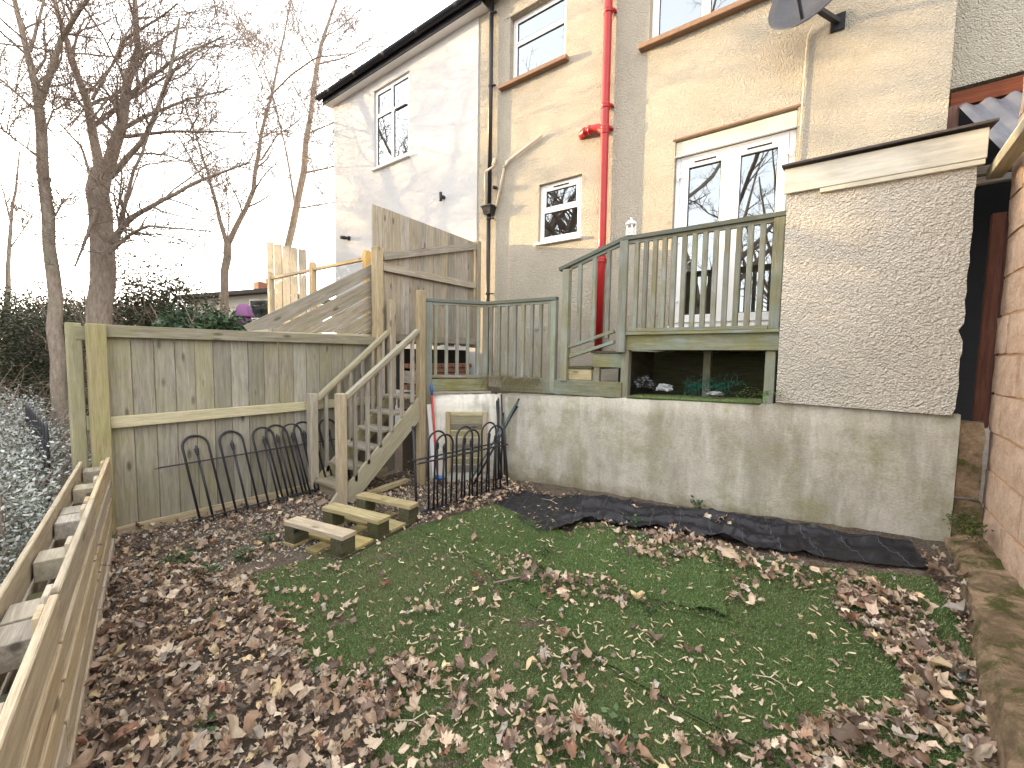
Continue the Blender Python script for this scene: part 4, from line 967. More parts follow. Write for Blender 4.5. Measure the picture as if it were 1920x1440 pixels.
for a_, c_ in zip(posts[:-1], posts[1:]):
    bar('top_rail', V(a_+0.052, NY, zr), V(c_-0.052, NY, zr), 0.06, 0.05, M_new, glb); bar('bottom_rail', V(a_+0.052, NY, zr-0.85), V(c_-0.052, NY, zr-0.85), 0.06, 0.05, M_new, glb)
    mesh('glass_panel', [(a_+0.06, NY, zr-0.82), (c_-0.06, NY, zr-0.82), (c_-0.06, NY, zr-0.03), (a_+0.06, NY, zr-0.03)], [(0, 1, 2, 3)], M_clear, glb)
bar('deck_edge', V(posts[0]-0.1, NY, zr-1.05), V(posts[2]+0.5, NY, zr-1.05), 0.06, 0.2, M_grey, glb)
NY2 = 5.0
scr = thing('plank_screen', 'five weathered upright planks with gaps beyond the glazed balustrade', 'screen', onY(537, 560, NY2))
for (x0, x1, yt) in ((230, 272, 358), (280, 333, 372), (341, 393, 385), (400, 445, 396), (458, 507, 408)):
    a_ = onY(440+x0/3.84, 360+yt/3.84, NY2); c_ = onY(440+x1/3.84, 360+(yt+6)/3.84, NY2)
    zb = 0.3
    prism_wood('plank', [(a_.x, NY2, zb), (a_.x, NY2, a_.z), (c_.x, NY2, c_.z), (c_.x, NY2, zb)], (0, 0.022, 0), M_grey, scr)
bar('rail', V(onY(498, 500, NY2).x, NY2+0.04, 2.2), V(onY(574, 500, NY2).x, NY2+0.04, 2.2), 0.04, 0.08, M_grey, scr)
# closed parasol
pc_ = atD(459, 640, 7.2); ptop = atD(459, 570, 7.2).z
par = thing('closed_parasol', 'closed purple parasol standing behind the fence', 'parasol', (pc_.x, pc_.y, 0))
tube('pole', [V(pc_.x, pc_.y, 0), V(pc_.x, pc_.y, ptop-0.1)], 0.02, M_upvc, par, 10)
H_ = ptop
lathe('canopy', [(0.09, 0.9), (0.105, 1.1), (0.10, H_-0.30), (0.085, H_-0.2)], (pc_.x, pc_.y, 0), M_purple, par, 32, True, lambda a, z: 0.22*math.cos(8*a))
lathe('top_valance', [(0.145, H_-0.22), (0.15, H_-0.20), (0.10, H_-0.06), (0.06, H_-0.01), (0.01, H_)], (pc_.x, pc_.y, 0), M_purple, par, 32, True, lambda a, z: 0.07*math.cos(8*a))

# ---------------------------------------------------------------- block wall on the right
bw = thing('block_wall', 'peach concrete block wall with orange mortar on the right boundary', 'wall', (0.98, 4.2, 0.3))
wd_ = V(math.sin(R(0.8)), math.cos(R(0.8)), 0); w0 = V(0.89, 4.50, 0)     # far end; runs towards the camera
wn_ = V(-wd_.y, wd_.x, 0)
rb = random.Random(5)
ch, bl = 0.27, 0.56
core = mesh('mortar_bed', [w0-wd_*s+V(0, 0, z)-wn_*o for s in (0.012, 4.2) for z in (0.0, 3.0) for o in (0.008, 0.2)],
            [(0, 2, 6, 4), (1, 5, 7, 3), (0, 1, 3, 2), (4, 6, 7, 5), (2, 3, 7, 6)], M_mortar, bw)
ledge_top = 0.40
for r_ in range(12):
    z = 0.30+r_*ch; s = -rb.uniform(0, 0.02)-(bl/2 if r_ % 2 else 0)
    while s < 3.9:
        e_ = s+bl
        s1_, e1_ = max(s, rb.uniform(-0.012, 0.02)), e_-0.014-rb.uniform(0, 0.008)
        if e1_-s1_ > 0.06:
            c_ = w0-wd_*((s1_+e1_)/2)-wn_*(0.05-rb.uniform(0.0, 0.012))
            L_ = e1_-s1_; Hh = ch-0.016-rb.uniform(0, 0.008)
            bm = bmesh.new(); bmesh.ops.create_grid(bm, x_segments=5, y_segments=3, size=0.5)
            vs2 = []
            me = bpy.data.meshes.new('block'); 
            for v in bm.verts:
                ed = (abs(v.co.x) > 0.49) or (abs(v.co.y) > 0.49)
                v.co = Vector((v.co.x*L_+(rb.uniform(-0.006, 0.006) if ed else 0), v.co.y*Hh+(rb.uniform(-0.005, 0.005) if ed else 0), 0.05+rb.uniform(-0.004, 0.004)-(0.006 if ed else 0)))
            ex = bmesh.ops.extrude_edge_only(bm, edges=[e for e in bm.edges if e.is_boundary])
            for v in [g for g in ex['geom'] if isinstance(g, bmesh.types.BMVert)]: v.co.z = -0.03
            bm.to_mesh(me); bm.free()
            mw = Matrix(((-wd_.x, 0, wn_.x, c_.x), (-wd_.y, 0, wn_.y, c_.y), (0, 1, 0, z+ch/2), (0, 0, 0, 1)))
            add('block', me, M_peach, bw, mw)
        s = e_
# ledge along its foot
lv, lf = [], []; nseg = 90
for i in range(nseg+1):
    s = -0.15+i*0.038; base = w0-wd_*s
    for j, (o, z) in enumerate(((0.20, -0.1), (0.185, 0.12), (0.18, 0.29), (0.155, 0.335), (0.07, 0.355), (-0.03, 0.375))):
        p_ = base+wn_*((o if j == 5 else o+0.055*max(0, s))+0.03*mnoise.noise(Vector((s*3, j*1.7, 4)))+0.018*mnoise.noise(Vector((s*15, j*3.3, 7))))
        lv.append((p_.x, p_.y, z+0.045*mnoise.noise(Vector((s*4, j*2.1, 9)))+0.03*mnoise.noise(Vector((s*14, j*5.1, 3)))-0.12*max(0, (s-1.4))/2))
for i in range(nseg):
    for j in range(5): k = i*6+j; lf.append((k, k+1, k+7, k+6))
lf.append((5, 4, 3, 2, 1, 0))
led = mesh('footing_ledge', lv, lf, M_ledge, bw, False)
# coping board that slants up along its top
ca, cb_ = onX(1846, 345, 0.93), onX(1925, 283, 0.97)
cope = thing('verge_board', 'weathered sloping timber board capping the block wall', 'board', w0+V(0, 0, 3.0))
a_ = w0+wn_*0.06; c_ = w0-wd_*3.5+wn_*0.06
ca = onX(1843, 352, a_.x-0.03)
bar('board', V(a_.x-0.03, a_.y-0.02, ca.z), V(c_.x-0.03, c_.y, ca.z+0.05), 0.08, 0.07, M_rail, cope)
bar('trim', V(a_.x-0.03, a_.y-0.12, ca.z+0.052), V(c_.x-0.03, c_.y, ca.z+0.102), 0.06, 0.03, M_whitewood, cope)
# corrugated lean-to roof
cr = thing('corrugated_roof', 'corrugated clear plastic lean-to roof between the houses', 'roof', (1.2, 4.9, 3.3))
cv, cf = [], []; nu = 90; x0c, x1c = 0.78, 2.9
t0 = onY(1797, 200, 5.5); t1 = onY(1888, 292, 4.55)
for i in range(nu+1):
    f_ = i/nu; dz_ = 0.022*math.sin(f_*(x1c-x0c)/0.145*2*math.pi)
    for j in range(7):
        g_ = j/6; P0 = V(t0.x+f_*(x1c-x0c), t0.y, t0.z+dz_); P1 = V(t1.x+f_*(x1c-x0c), t1.y, t1.z+dz_)
        cv.append(P0+(P1-P0)*g_)
for i in range(nu):
    for j in range(6): k = i*7+j; cf.append((k, k+1, k+8, k+7))
mesh('sheet', cv, cf, M_corr, cr, True)
bar('wall_plate', V(t0.x-0.05, t0.y+0.06, t0.z+0.08), V(t0.x+2.5, t0.y+0.06, t0.z+0.12), 0.05, 0.13, M_redwood, cr)
bar('purlin', V(t1.x-0.15, t1.y+0.25, t1.z+0.0), V(t1.x+1.6, t1.y+0.25, t1.z+0.0), 0.05, 0.06, M_grey, cr)
bar('eaves_board', V(t1.x-0.18, t1.y+0.1, t1.z-0.12), V(t1.x+1.6, t1.y+0.1, t1.z-0.10), 0.05, 0.05, M_grey, cr)
bar('door_jamb', V(t0.x-0.03, t0.y+0.05, 1.2), V(t0.x-0.03, t0.y+0.05, t0.z+0.02), 0.08, 0.08, M_redwood, cr)
mesh('dark_back', [(XR-0.05, YF+0.45, 1.0), (3.5, YF+0.45, 1.0), (3.5, YF+0.45, 4.4), (XR-0.05, YF+0.45, 4.4)], [(0, 1, 2, 3)], M_dark, cr)
# red plank door in the gap and the broken stub below it
gx0, gx1 = onY(1834, 600, 4.56).x, onY(1868, 600, 4.56).x
rp = thing('red_plank', 'red stained plank standing in the gap beside the lean-to', 'plank', ((gx0+gx1)/2, 4.56, 1.2))
bar('plank', V(gx0+0.05, 4.56, 1.12), V(gx1-0.035, 4.56, onY(1850, 403, 4.56).z), 0.05, gx1-gx0-0.02, M_redwood, rp, up=(1, 0, 0))
bar('edge_batten', V(gx1-0.005, 4.60, 1.12), V(gx1+0.02, 4.60, onY(1860, 403, 4.56).z-0.02), 0.08, 0.03, M_redwood, rp, up=(1, 0, 0))
sb = thing('broken_pier', 'broken mossy stub of masonry at the foot of the gap', 'masonry', (0.82, 4.45, 0.5))
for (lo, hi, mt) in (((XE1+0.035, YE+0.02, 0.62), (0.85, YE+0.12, 1.17), M_ledge), ((XE1+0.035, YE+0.03, 0.1), (0.87, YE+0.12, 0.60), M_ledge)):
    bm = bmesh.new(); bmesh.ops.create_cube(bm, size=1); bmesh.ops.subdivide_edges(bm, edges=bm.edges, cuts=4, use_grid_fill=True)
    lo = Vector(lo); hi = Vector(hi)
    for v in bm.verts:
        q_ = Vector([lo[i]+(v.co[i]+0.5)*(hi[i]-lo[i]) for i in range(3)]); v.co = q_+mnoise.noise_vector(q_*7)*0.018
    me = bpy.data.meshes.new('stub'); bm.to_mesh(me); bm.free(); add('stub', me, mt, sb)
# ---------------------------------------------------------------- trees and shrubs
def unit(a): return a/np.maximum(np.linalg.norm(a, axis=-1, keepdims=True), 1e-9)
def grow(rng, S, D, L, R0, K=5, wander=0.22, up=0.06, taper=0.25):
    n = len(S); P = np.zeros((n, K, 3)); P[:, 0] = S; d = unit(D); st_ = (L/(K-1))[:, None]
    for k in range(1, K):
        d = unit(d+rng.normal(0, wander, (n, 3))+np.array([0, 0, up])); P[:, k] = P[:, k-1]+d*st_
    Rr = R0[:, None]*np.linspace(1, taper, K)[None]
    return P, Rr
def spawn(rng, P, Rr, m, lmin, lmax, rs=0.55, spread=0.85, t0=0.2, up=0.12, plane=None, relax=0.5):
    n, K, _ = P.shape; t = rng.uniform(t0, 1.0, (n, m))*(K-1.001); i = t.astype(int); f = (t-i)[..., None]
    a = np.take_along_axis(P, np.repeat(i[..., None], 3, 2), 1); b_ = np.take_along_axis(P, np.repeat(i[..., None]+1, 3, 2), 1)
    S = a+(b_-a)*f; tan = unit(b_-a); rad = np.take_along_axis(Rr, i, 1)
    rv = rng.normal(0, 1, (n, m, 3)); rv -= tan*(rv*tan).sum(-1, keepdims=True); rv = unit(rv)
    D = unit(tan*relax+rv*spread+np.array([0, 0, up])+(0 if plane is None else np.array(plane)))
    Lp = np.linalg.norm(P[:, -1]-P[:, 0], axis=-1)[:, None]
    L = rng.uniform(lmin, lmax, (n, m))*(1-0.45*t/(K-1))
    return S.reshape(-1, 3), D.reshape(-1, 3), L.reshape(-1), (rad*rs).reshape(-1)
def tubes(P, Rr, sides=3):
    n, K, _ = P.shape; T = np.zeros_like(P); T[:, 1:-1] = P[:, 2:]-P[:, :-2]; T[:, 0] = P[:, 1]-P[:, 0]; T[:, -1] = P[:, -1]-P[:, -2]; T = unit(T)
    ref = np.where(np.abs(T[:, :1, 2:3]) < 0.8, np.array([0, 0, 1.0]), np.array([1.0, 0, 0])); ref = np.repeat(ref, K, 1)
    U = unit(np.cross(ref, T)); W = np.cross(T, U); a = 2*np.pi*np.arange(sides)/sides
    V_ = P[:, :, None]+Rr[:, :, None, None]*(U[:, :, None]*np.cos(a)[None, None, :, None]+W[:, :, None]*np.sin(a)[None, None, :, None])
    base = (np.arange(n)*K*sides)[:, None, None]+(np.arange(K-1)*sides)[None, :, None]; k = np.arange(sides)[None, None]; k1 = (k+1) % sides
    F_ = np.stack([base+k, base+k1, base+sides+k1, base+sides+k], -1).reshape(-1, 4)
    return V_.reshape(-1, 3), F_
class Acc:
    def __init__(s): s.v = []; s.f = []; s.c = []; s.n = 0
    def add(s, v, f, c=None):
        s.v.append(v); s.f.append(f+s.n); s.n += len(v)
        if c is not None: s.c.append(c)
    def build(s, name, mat, parent=None, smooth=True):
        return npmesh(name, np.concatenate(s.v), np.concatenate(s.f), mat, parent, np.concatenate(s.c) if s.c else None, smooth)
def resample(poly, K):
    p = np.array([list(q_) for q_ in poly], float); d = np.r_[0, np.cumsum(np.linalg.norm(np.diff(p, axis=0), axis=1))]
    t = np.linspace(0, d[-1], K); return np.stack([np.interp(t, d, p[:, i]) for i in range(3)], 1)
def bare_tree(label, limbs, seed, group='bare winter trees', m1=9, l1=(0.7, 2.2), m2=7, l2=(0.3, 0.9), m3=4, plane=None, up=0.18, rtw=0.0035, name='bare_tree', base=None):
    """limbs: list of (polyline, r0, r1); first is the trunk"""
    rng = np.random.default_rng(seed)
    T = thing(name, label, 'tree', base or limbs[0][0][0], group)
    for i, (pl, r0, r1) in enumerate(limbs):
        K = 14; P = resample(pl, K); P[1:-1] += rng.normal(0, r0*0.10, (K-2, 3)); Rr = np.linspace(r0, r1, K)*(1+rng.normal(0, 0.03, K))
        if i == 0: Rr[0] *= 1.35; Rr[1] *= 1.1
        v_, f_ = tubes(P[None], Rr[None], 10 if r0 > 0.06 else 7); npmesh('trunk' if i == 0 else 'limb', v_, f_, M_bark, T, smooth=True)
    acc = Acc()
    LP = np.stack([resample(pl, 10) for pl, _, _ in limbs]); LR = np.stack([np.linspace(r0, r1, 10) for _, r0, r1 in limbs])
    ln = np.linalg.norm(LP[:, -1]-LP[:, 0], axis=1)
    S, D, L, R0 = spawn(rng, LP[1:] if len(limbs) > 1 else LP, LR[1:] if len(limbs) > 1 else LR, m1, *l1, rs=0.42, spread=0.8, t0=0.12, up=up, plane=plane, relax=0.45)
    P1, R1 = grow(rng, S, D, L, np.clip(R0, 0.008, 0.035), 7, 0.16, 0.05); acc.add(*tubes(P1, R1, 4))
    S, D, L, R0 = spawn(rng, P1, R1, m2, *l2, rs=0.6, spread=0.75, t0=0.15, up=0.12, plane=plane, relax=0.6)
    P2, R2 = grow(rng, S, D, L, np.clip(R0, rtw*1.3, 0.011), 5, 0.17, 0.05); acc.add(*tubes(P2, R2, 3))
    S, D, L, R0 = spawn(rng, P2, R2, m3, 0.12, 0.42, rs=0.7, spread=0.8, t0=0.2, up=0.12, plane=plane, relax=0.6)
    P3, R3 = grow(rng, S, D, L, np.clip(R0, rtw, 0.006), 4, 0.2, 0.04, 0.5); acc.add(*tubes(P3, R3, 3))
    acc.build('crown', M_twig, T); return T
def zz(pts, D, jit=None):
    out = []
    for i, (x, y) in enumerate(pts): out.append(atD(x/3, y/3, D+(jit[i] if jit else 0)))
    return out
def base_of(px, py, D, z=-0.3):
    p = atD(px, py, D); return V(p.x, p.y, z)
D1 = 6.6
bare_tree('slender bare grey tree leaning over the far end of the pallet barrier', [
    ([base_of(108, 640, D1)]+zz([(318, 1900), (285, 1440), (250, 1000), (220, 600)], D1), 0.105, 0.062),
    (zz([(220, 600), (165, 330), (80, 0), (20, -300)], D1, [0, .1, .3, .5]), 0.053, 0.019),
    (zz([(230, 585), (350, 200), (490, 0), (640, -250)], D1, [0, -.1, -.3, -.6]), 0.046, 0.015),
    (zz([(170, 290), (250, 0), (300, -200)], D1, [0, .2, .5]), 0.025, 0.009),
    (zz([(200, 620), (0, 440), (-200, 330)], D1, [0, .3, .8]), 0.022, 0.009),
    (zz([(215, 880), (0, 720), (-150, 600)], D1, [0, -.3, -.8]), 0.015, 0.009),
    (zz([(250, 740), (300, 620), (420, 560)], D1, [0, .3, .8]), 0.015, 0.009),
    (zz([(280, 1260), (330, 1180), (360, 1110)], D1), 0.019, 0.009),
    (zz([(0, 245), (340, 290), (660, 320)], D1), 0.014, 0.009)], 21, m1=13, l1=(0.5, 1.6), m2=7, m3=4, rtw=0.0045)
D2 = 7.2
bare_tree('thick-trunked bare tree with many spreading limbs behind the fence', [
    ([base_of(190, 640, D2)]+zz([(560, 1750), (590, 1440), (565, 1150), (570, 970)], D2), 0.189, 0.140),
    (zz([(560, 980), (510, 620), (390, 300), (320, 50), (270, -200)], D2, [0, .2, .3, .5, .7]), 0.077, 0.021),
    (zz([(600, 970), (680, 720), (720, 450), (780, 310), (765, 0), (740, -250)], D2, [0, -.1, -.1, -.2, -.4, -.5]), 0.091, 0.021),
    (zz([(620, 990), (830, 760), (900, 560), (960, 400), (1010, 100)], D2, [0, -.2, -.3, -.4, -.5]), 0.049, 0.014),
    (zz([(610, 1370), (740, 1220), (960, 1100), (1130, 1010), (1400, 915)], D2, [0, -.2, -.3, -.3, -.4]), 0.049, 0.013),
    (zz([(700, 720), (850, 640), (1050, 560), (1300, 500)], D2, [0, .2, .4, .6]), 0.035, 0.010),
    (zz([(690, 770), (950, 740), (1150, 740), (1390, 745)], D2, [0, -.3, -.5, -.6]), 0.032, 0.009),
    (zz([(700, 560), (850, 430), (960, 350), (1260, 200)], D2, [0, -.2, -.4, -.5]), 0.035, 0.010),
    (zz([(525, 1040), (460, 830), (330, 690), (260, 640)], D2, [0, .3, .5, .6]), 0.028, 0.009),
    (zz([(650, 1400), (740, 1000), (800, 850), (900, 600)], D2, [0, -.3, -.4, -.4]), 0.038, 0.010),
    (zz([(600, 1440), (720, 1330), (820, 1270), (1180, 1300)], D2, [0, -.3, -.6, -.9]), 0.032, 0.009),
    (zz([(720, 480), (600, 560), (540, 640), (450, 700)], D2, [0, -.2, -.4, -.6]), 0.028, 0.009),
    (zz([(660, 340), (700, 220), (900, 100), (1000, 20)], D2, [0, -.2, -.4, -.6]), 0.025, 0.009),
    (zz([(520, 560), (640, 350), (680, 240), (780, 80)], D2, [0, .2, .4, .6]), 0.025, 0.009),
    (zz([(1140, 1010), (1000, 760), (900, 700), (700, 660)], D2, [0, .2, .4, .6]), 0.014, 0.009),
    (zz([(540, 1180), (500, 1300), (420, 1500)], D2, [-.2, -.3, -.4]), 0.035, 0.014)], 22, m1=13, l1=(0.6, 2.0), m2=7, m3=4, rtw=0.0042, plane=(0.25, 0.1, 0.0), up=0.1)
D3 = 10.0
bare_tree('bare tree forking low into two limbs beside the laurel', [
    ([base_of(418, 640, D3)]+zz([(1262, 1700), (1270, 1440), (1280, 1370)], D3), 0.110, 0.083),
    (zz([(1275, 1375), (1200, 1090), (1140, 880), (1090, 720), (1000, 500)], D3), 0.050, 0.011),
    (zz([(1285, 1370), (1420, 1100), (1465, 760), (1530, 530), (1590, 230), (1640, 0)], D3), 0.061, 0.011),
    (zz([(1470, 900), (1560, 760), (1680, 680)], D3, [0, -.4, -.8]), 0.019, 0.009),
    (zz([(1500, 560), (1640, 420), (1780, 320), (1990, 300)], D3, [0, -.4, -.8, -1]), 0.022, 0.009),
    (zz([(1480, 500), (1440, 380), (1350, 110)], D3, [0, .3, .5]), 0.017, 0.009),
    (zz([(1280, 1340), (1290, 1200), (1270, 1040)], D3), 0.017, 0.009)], 23, m1=13, l1=(0.8, 2.4), m2=7, m3=4, rtw=0.006, up=0.3)
D4 = 11.5
bare_tree('tall straight bare tree behind the plank screen at the white house', [
    ([base_of(543, 640, D4)]+zz([(1600, 1500), (1620, 1380), (1690, 1080), (1745, 650), (1790, 330)], D4), 0.130, 0.058),
    (zz([(1790, 330), (1830, 180), (1890, 0), (1940, -150)], D4), 0.055, 0.013),
    (zz([(1660, 1150), (1610, 850), (1530, 520), (1450, 300), (1350, 100)], D4, [0, .3, .5, .7, .9]), 0.033, 0.009),
    (zz([(1715, 970), (1830, 950), (1990, 900)], D4, [0, -.3, -.6]), 0.026, 0.009),
    (zz([(1735, 750), (1850, 700), (2000, 640)], D4, [0, -.4, -.8]), 0.023, 0.009),
    (zz([(1780, 380), (1690, 200), (1660, 60)], D4, [0, .4, .8]), 0.026, 0.009),
    (zz([(1790, 360), (1920, 330), (2100, 250)], D4, [0, -.3, -.6]), 0.023, 0.009),
    (zz([(1690, 1170), (1800, 1150), (2000, 1120)], D4, [0, -.2, -.4]), 0.023, 0.009),
    (zz([(1740, 640), (1620, 420), (1500, 220)], D4, [0, .4, .8]), 0.019, 0.009)], 24, m1=13, l1=(0.8, 2.6), m2=7, m3=4, rtw=0.006, up=0.3)
D0 = 15.0
bare_tree('thin distant bare tree at the sunset end of the hedge', [
    ([base_of(12, 640, D0)]+zz([(40, 1700), (50, 1440), (65, 1200), (95, 1000), (110, 850)], D0), 0.112, 0.021),
    (zz([(60, 1250), (20, 1080), (-30, 950)], D0), 0.035, 0.010), (zz([(55, 1400), (140, 1280), (200, 1180)], D0), 0.028, 0.009)], 25, m1=14, l1=(0.6, 1.8), m2=8, rtw=0.008)

# bare trees on the camera's side of the garden: they show in the window panes and break up the sunlight
def generic(seed, Ht, r0):
    rg = np.random.default_rng(seed); fork = Ht*0.3
    limbs = [([V(0, 0, -0.3), V(0.05, 0.05, fork*0.6), V(0.1, -0.05, fork)], r0, r0*0.75)]
    for k in range(8):
        a = k*2.4+rg.uniform(-0.4, 0.4); s_ = rg.uniform(0.25, 0.75); h0 = fork*rg.uniform(0.75, 1.0)
        d = V(math.cos(a)*s_, math.sin(a)*s_, 1)
        L_ = Ht*rg.uniform(0.45, 0.7)
        p0 = V(0.08, 0, h0); limbs.append(([p0, p0+d*L_*0.3, p0+V(d.x*1.3, d.y*1.3, 1)*L_*0.65, p0+V(d.x*1.2, d.y*1.2, 1.1)*L_], r0*0.5, 0.02))
    return limbs
gA = bare_tree('wide bare tree across the lane that shows in the small window', generic(31, 9.5, 0.22), 31, 'bare trees across the lane', m1=10, l1=(0.8, 2.4), m2=7, m3=3, rtw=0.005)
gA.matrix_basis = Matrix.Translation((-10.5, -7.0, 0)); 
gB = bare_tree('tall bare tree across the lane that shows in the french doors', generic(32, 11.0, 0.24), 32, 'bare trees across the lane', m1=10, l1=(0.8, 2.4), m2=7, m3=3, rtw=0.005)
gB.matrix_basis = Matrix.Translation((-4.3, -6.3, 0))
def cp(src, x, y, rot, sc, lab):
    return copy_tree(src, None, Matrix.Translation((x, y, 0)) @ Matrix.Rotation(rot, 4, 'Z') @ Matrix.Scale(sc, 4), lab, 'bare trees across the lane')
cp(gB, -12.5, -5.2, 1.1, 1.25, 'tall bare tree across the lane beside the hedge end')
cp(gB, -7.6, -5.8, 2.7, 1.3, 'tallest bare tree across the lane, in line with the stair')
cp(gA, -10.0, -4.4, 5.0, 1.4, 'broad bare tree across the lane between the two tallest')
cp(gA, -1.5, -9.5, 2.0, 1.0, 'bare tree across the lane facing the raised deck')
cp(gA, -16.0, -2.6, 0.6, 0.95, 'bare tree in the hedge line toward the low sun')
cp(gB, -21.0, -5.5, 2.6, 0.9, 'bare tree far along the hedge toward the low sun')

# leaf clouds
def leaf_cloud(rng, balls, n, ls, cols, flat=0.6, shell=0.45, droop=0.0, asp=0.45):
    """balls: (centre, radii, weight). returns verts, quads, colours; each leaf a folded diamond"""
    wts = np.array([b_[2] for b_ in balls], float); wts /= wts.sum(); pick = rng.choice(len(balls), n, p=wts)
    C_ = np.array([list(b_[0]) for b_ in balls])[pick]; Rd = np.array([list(b_[1]) for b_ in balls])[pick]
    d = unit(rng.normal(0, 1, (n, 3))); r_ = (shell+(1-shell)*rng.random(n)**0.5)[:, None]
    # lumpy outline
    lump = 1+0.22*np.sin(d[:, :1]*5+pick[:, None])*np.sin(d[:, 1:2]*6+2*pick[:, None])+0.15*np.sin(d[:, 2:]*9+pick[:, None])+0.10*rng.normal(0, 1, (n, 1))
    P = C_+d*Rd*r_*lump
    ax = unit(rng.normal(0, 1, (n, 3))*np.array([1, 1, flat])+d*0.4+np.array([0, 0, -droop])); sd_ = unit(np.cross(ax, rng.normal(0, 1, (n, 3)))); nm = np.cross(ax, sd_)
    s_ = (ls[0]+(ls[1]-ls[0])*rng.random(n))[:, None]
    v0 = P; v1 = P+ax*s_*0.5+sd_*s_*asp*0.5+nm*s_*0.06; v2 = P+ax*s_; v3 = P+ax*s_*0.5-sd_*s_*asp*0.5+nm*s_*0.06
    Vv = np.stack([v0, v1, v2, v3], 1).reshape(-1, 3); Ff = np.arange(4*n).reshape(n, 4)
    cc = np.array(cols)[rng.integers(0, len(cols), n)]*(0.7+0.6*rng.random((n, 1)))
    return Vv, Ff, np.repeat(cc, 4, 0)
def shrub(name, label, cat, balls, n, ls, cols, seed, stems=14, group=None, **kw):
    rng = np.random.default_rng(seed); c0 = np.mean([list(b_[0]) for b_ in balls], 0)
    T = thing(name, label, cat, (c0[0], c0[1], 0), group)
    v_, f_, c_ = leaf_cloud(rng, balls, n, ls, cols, **kw); npmesh('foliage', v_, f_, M_green, T, c_)
    S = []; D = []; L = []
    for b_ in balls:
        for k in range(max(2, stems//len(balls))):
            S.append((b_[0][0]+rng.normal(0, .1), b_[0][1]+rng.normal(0, .1), 0)); tgt = np.array(b_[0])+rng.normal(0, .45, 3)*np.array(b_[1]); D.append(tgt-np.array(S[-1])); L.append(np.linalg.norm(D[-1])*1.15)
    P, Rr = grow(rng, np.array(S), np.array(D), np.array(L), np.full(len(S), 0.022), 7, 0.12, 0.05); acc = Acc(); acc.add(*tubes(P, Rr, 4))
    q_ = spawn(rng, P, Rr, 6, 0.2, 0.7, rs=0.5); P2, R2 = grow(rng, *q_[:3], np.clip(q_[3], 0.003, 0.01), 5); acc.add(*tubes(P2, R2, 3))
    acc.build('stems', M_twig, T); return T
GD = [(0.035, 0.050, 0.022), (0.048, 0.066, 0.028), (0.026, 0.036, 0.020)]
GL = [(0.045, 0.085, 0.035), (0.06, 0.11, 0.05), (0.09, 0.14, 0.075), (0.03, 0.055, 0.025)]
GS = [(0.34, 0.37, 0.34), (0.46, 0.49, 0.46), (0.12, 0.14, 0.10), (0.56, 0.58, 0.56), (0.08, 0.09, 0.06)]
GO = [(0.07, 0.06, 0.03), (0.05, 0.05, 0.025), (0.09, 0.075, 0.04)]
# silver shrubs outside the pallet barrier
labs = ['silvery small-leaved shrub hugging the outer side of the pallets', 'silvery shrub spreading beside the black roadside railing', 'silvery shrub low under the dark hedge']
for i, balls in enumerate(([((-3.9, 0.10, 0.34), (0.75, 0.40, 0.42), 1), ((-3.0, -0.15, 0.28), (0.7, 0.35, 0.40), 0.8), ((-4.6, 0.1, 0.5), (0.5, 0.4, 0.4), 0.6)],
                           [((-5.6, 0.20, 0.40), (0.9, 0.55, 0.48), 1), ((-6.5, 0.15, 0.42), (0.8, 0.5, 0.50), 0.8)],
                           [((-7.9, 0.25, 0.45), (1.0, 0.6, 0.50), 1), ((-9.2, 0.35, 0.45), (1.0, 0.6, 0.52), 1)])):
    shrub('silver_shrub', labs[i], 'shrub', balls, 16000, (0.018, 0.042), GS, 40+i, 40, 'silver shrubs outside the pallets', shell=0.35)
# dark hedge and brush behind
def ball(px, py, D, rad, w_=1.0): p = atD(px, py, D); return ((p.x, p.y, p.z), rad, w_)
shrub('dark_hedge', 'tall dark evergreen hedge beyond the silver shrubs', 'hedge', [ball(20, 690, 10.0, (2.2, 1.4, 1.5)), ball(110, 700, 9.5, (1.2, 1.2, 1.4)), ball(60, 640, 11.5, (2.4, 1.6, 1.6)), ball(-80, 690, 9.0, (2.2, 1.6, 1.8)), ball(40, 760, 9.0, (1.8, 1.2, 0.9))], 60000, (0.045, 0.10), GD+GO, 50, 30, shell=0.5)
shrub('holly_bush', 'dark leathery evergreen bush standing behind the thick trunk', 'bush', [ball(285, 560, 8.6, (0.8, 0.8, 0.75)), ball(330, 575, 8.8, (0.8, 0.8, 0.55)), ball(265, 620, 8.4, (0.9, 0.9, 0.7))], 5200, (0.05, 0.11), [(0.035, 0.05, 0.02), (0.05, 0.055, 0.025), (0.075, 0.06, 0.03)], 51, 30, shell=0.1)
shrub('laurel_bush', 'glossy green laurel showing above the fence top', 'bush', [ball(340, 612, 6.6, (0.30, 0.30, 0.26)), ball(395, 612, 6.7, (0.36, 0.36, 0.28)), ball(425, 618, 6.7, (0.25, 0.3, 0.22)), ball(370, 640, 6.6, (0.7, 0.5, 0.4))], 2600, (0.07, 0.13), GL, 52, 14, shell=0.4, asp=0.36, droop=0.3)
shrub('brown_brush', 'brown leafless brush tangled between the tree trunks', 'bush', [ball(225, 570, 9.4, (1.1, 0.9, 0.7)), ball(150, 600, 9.6, (1.2, 0.9, 0.7))], 2600, (0.03, 0.07), GO, 53, 60, shell=0.1)
shrub('distant_thicket', 'distant brown and green thicket closing the view behind the trunks', 'thicket', [ball(px_, 612, 15.0, (1.3, 1.3, 0.9)) for px_ in (90, 170, 240, 310)]+[ball(px_, 640, 13.0, (1.3, 1.2, 1.0)) for px_ in (60, 140, 215, 290)], 30000, (0.07, 0.15), GD+GO+GO, 54, 40, shell=0.25)
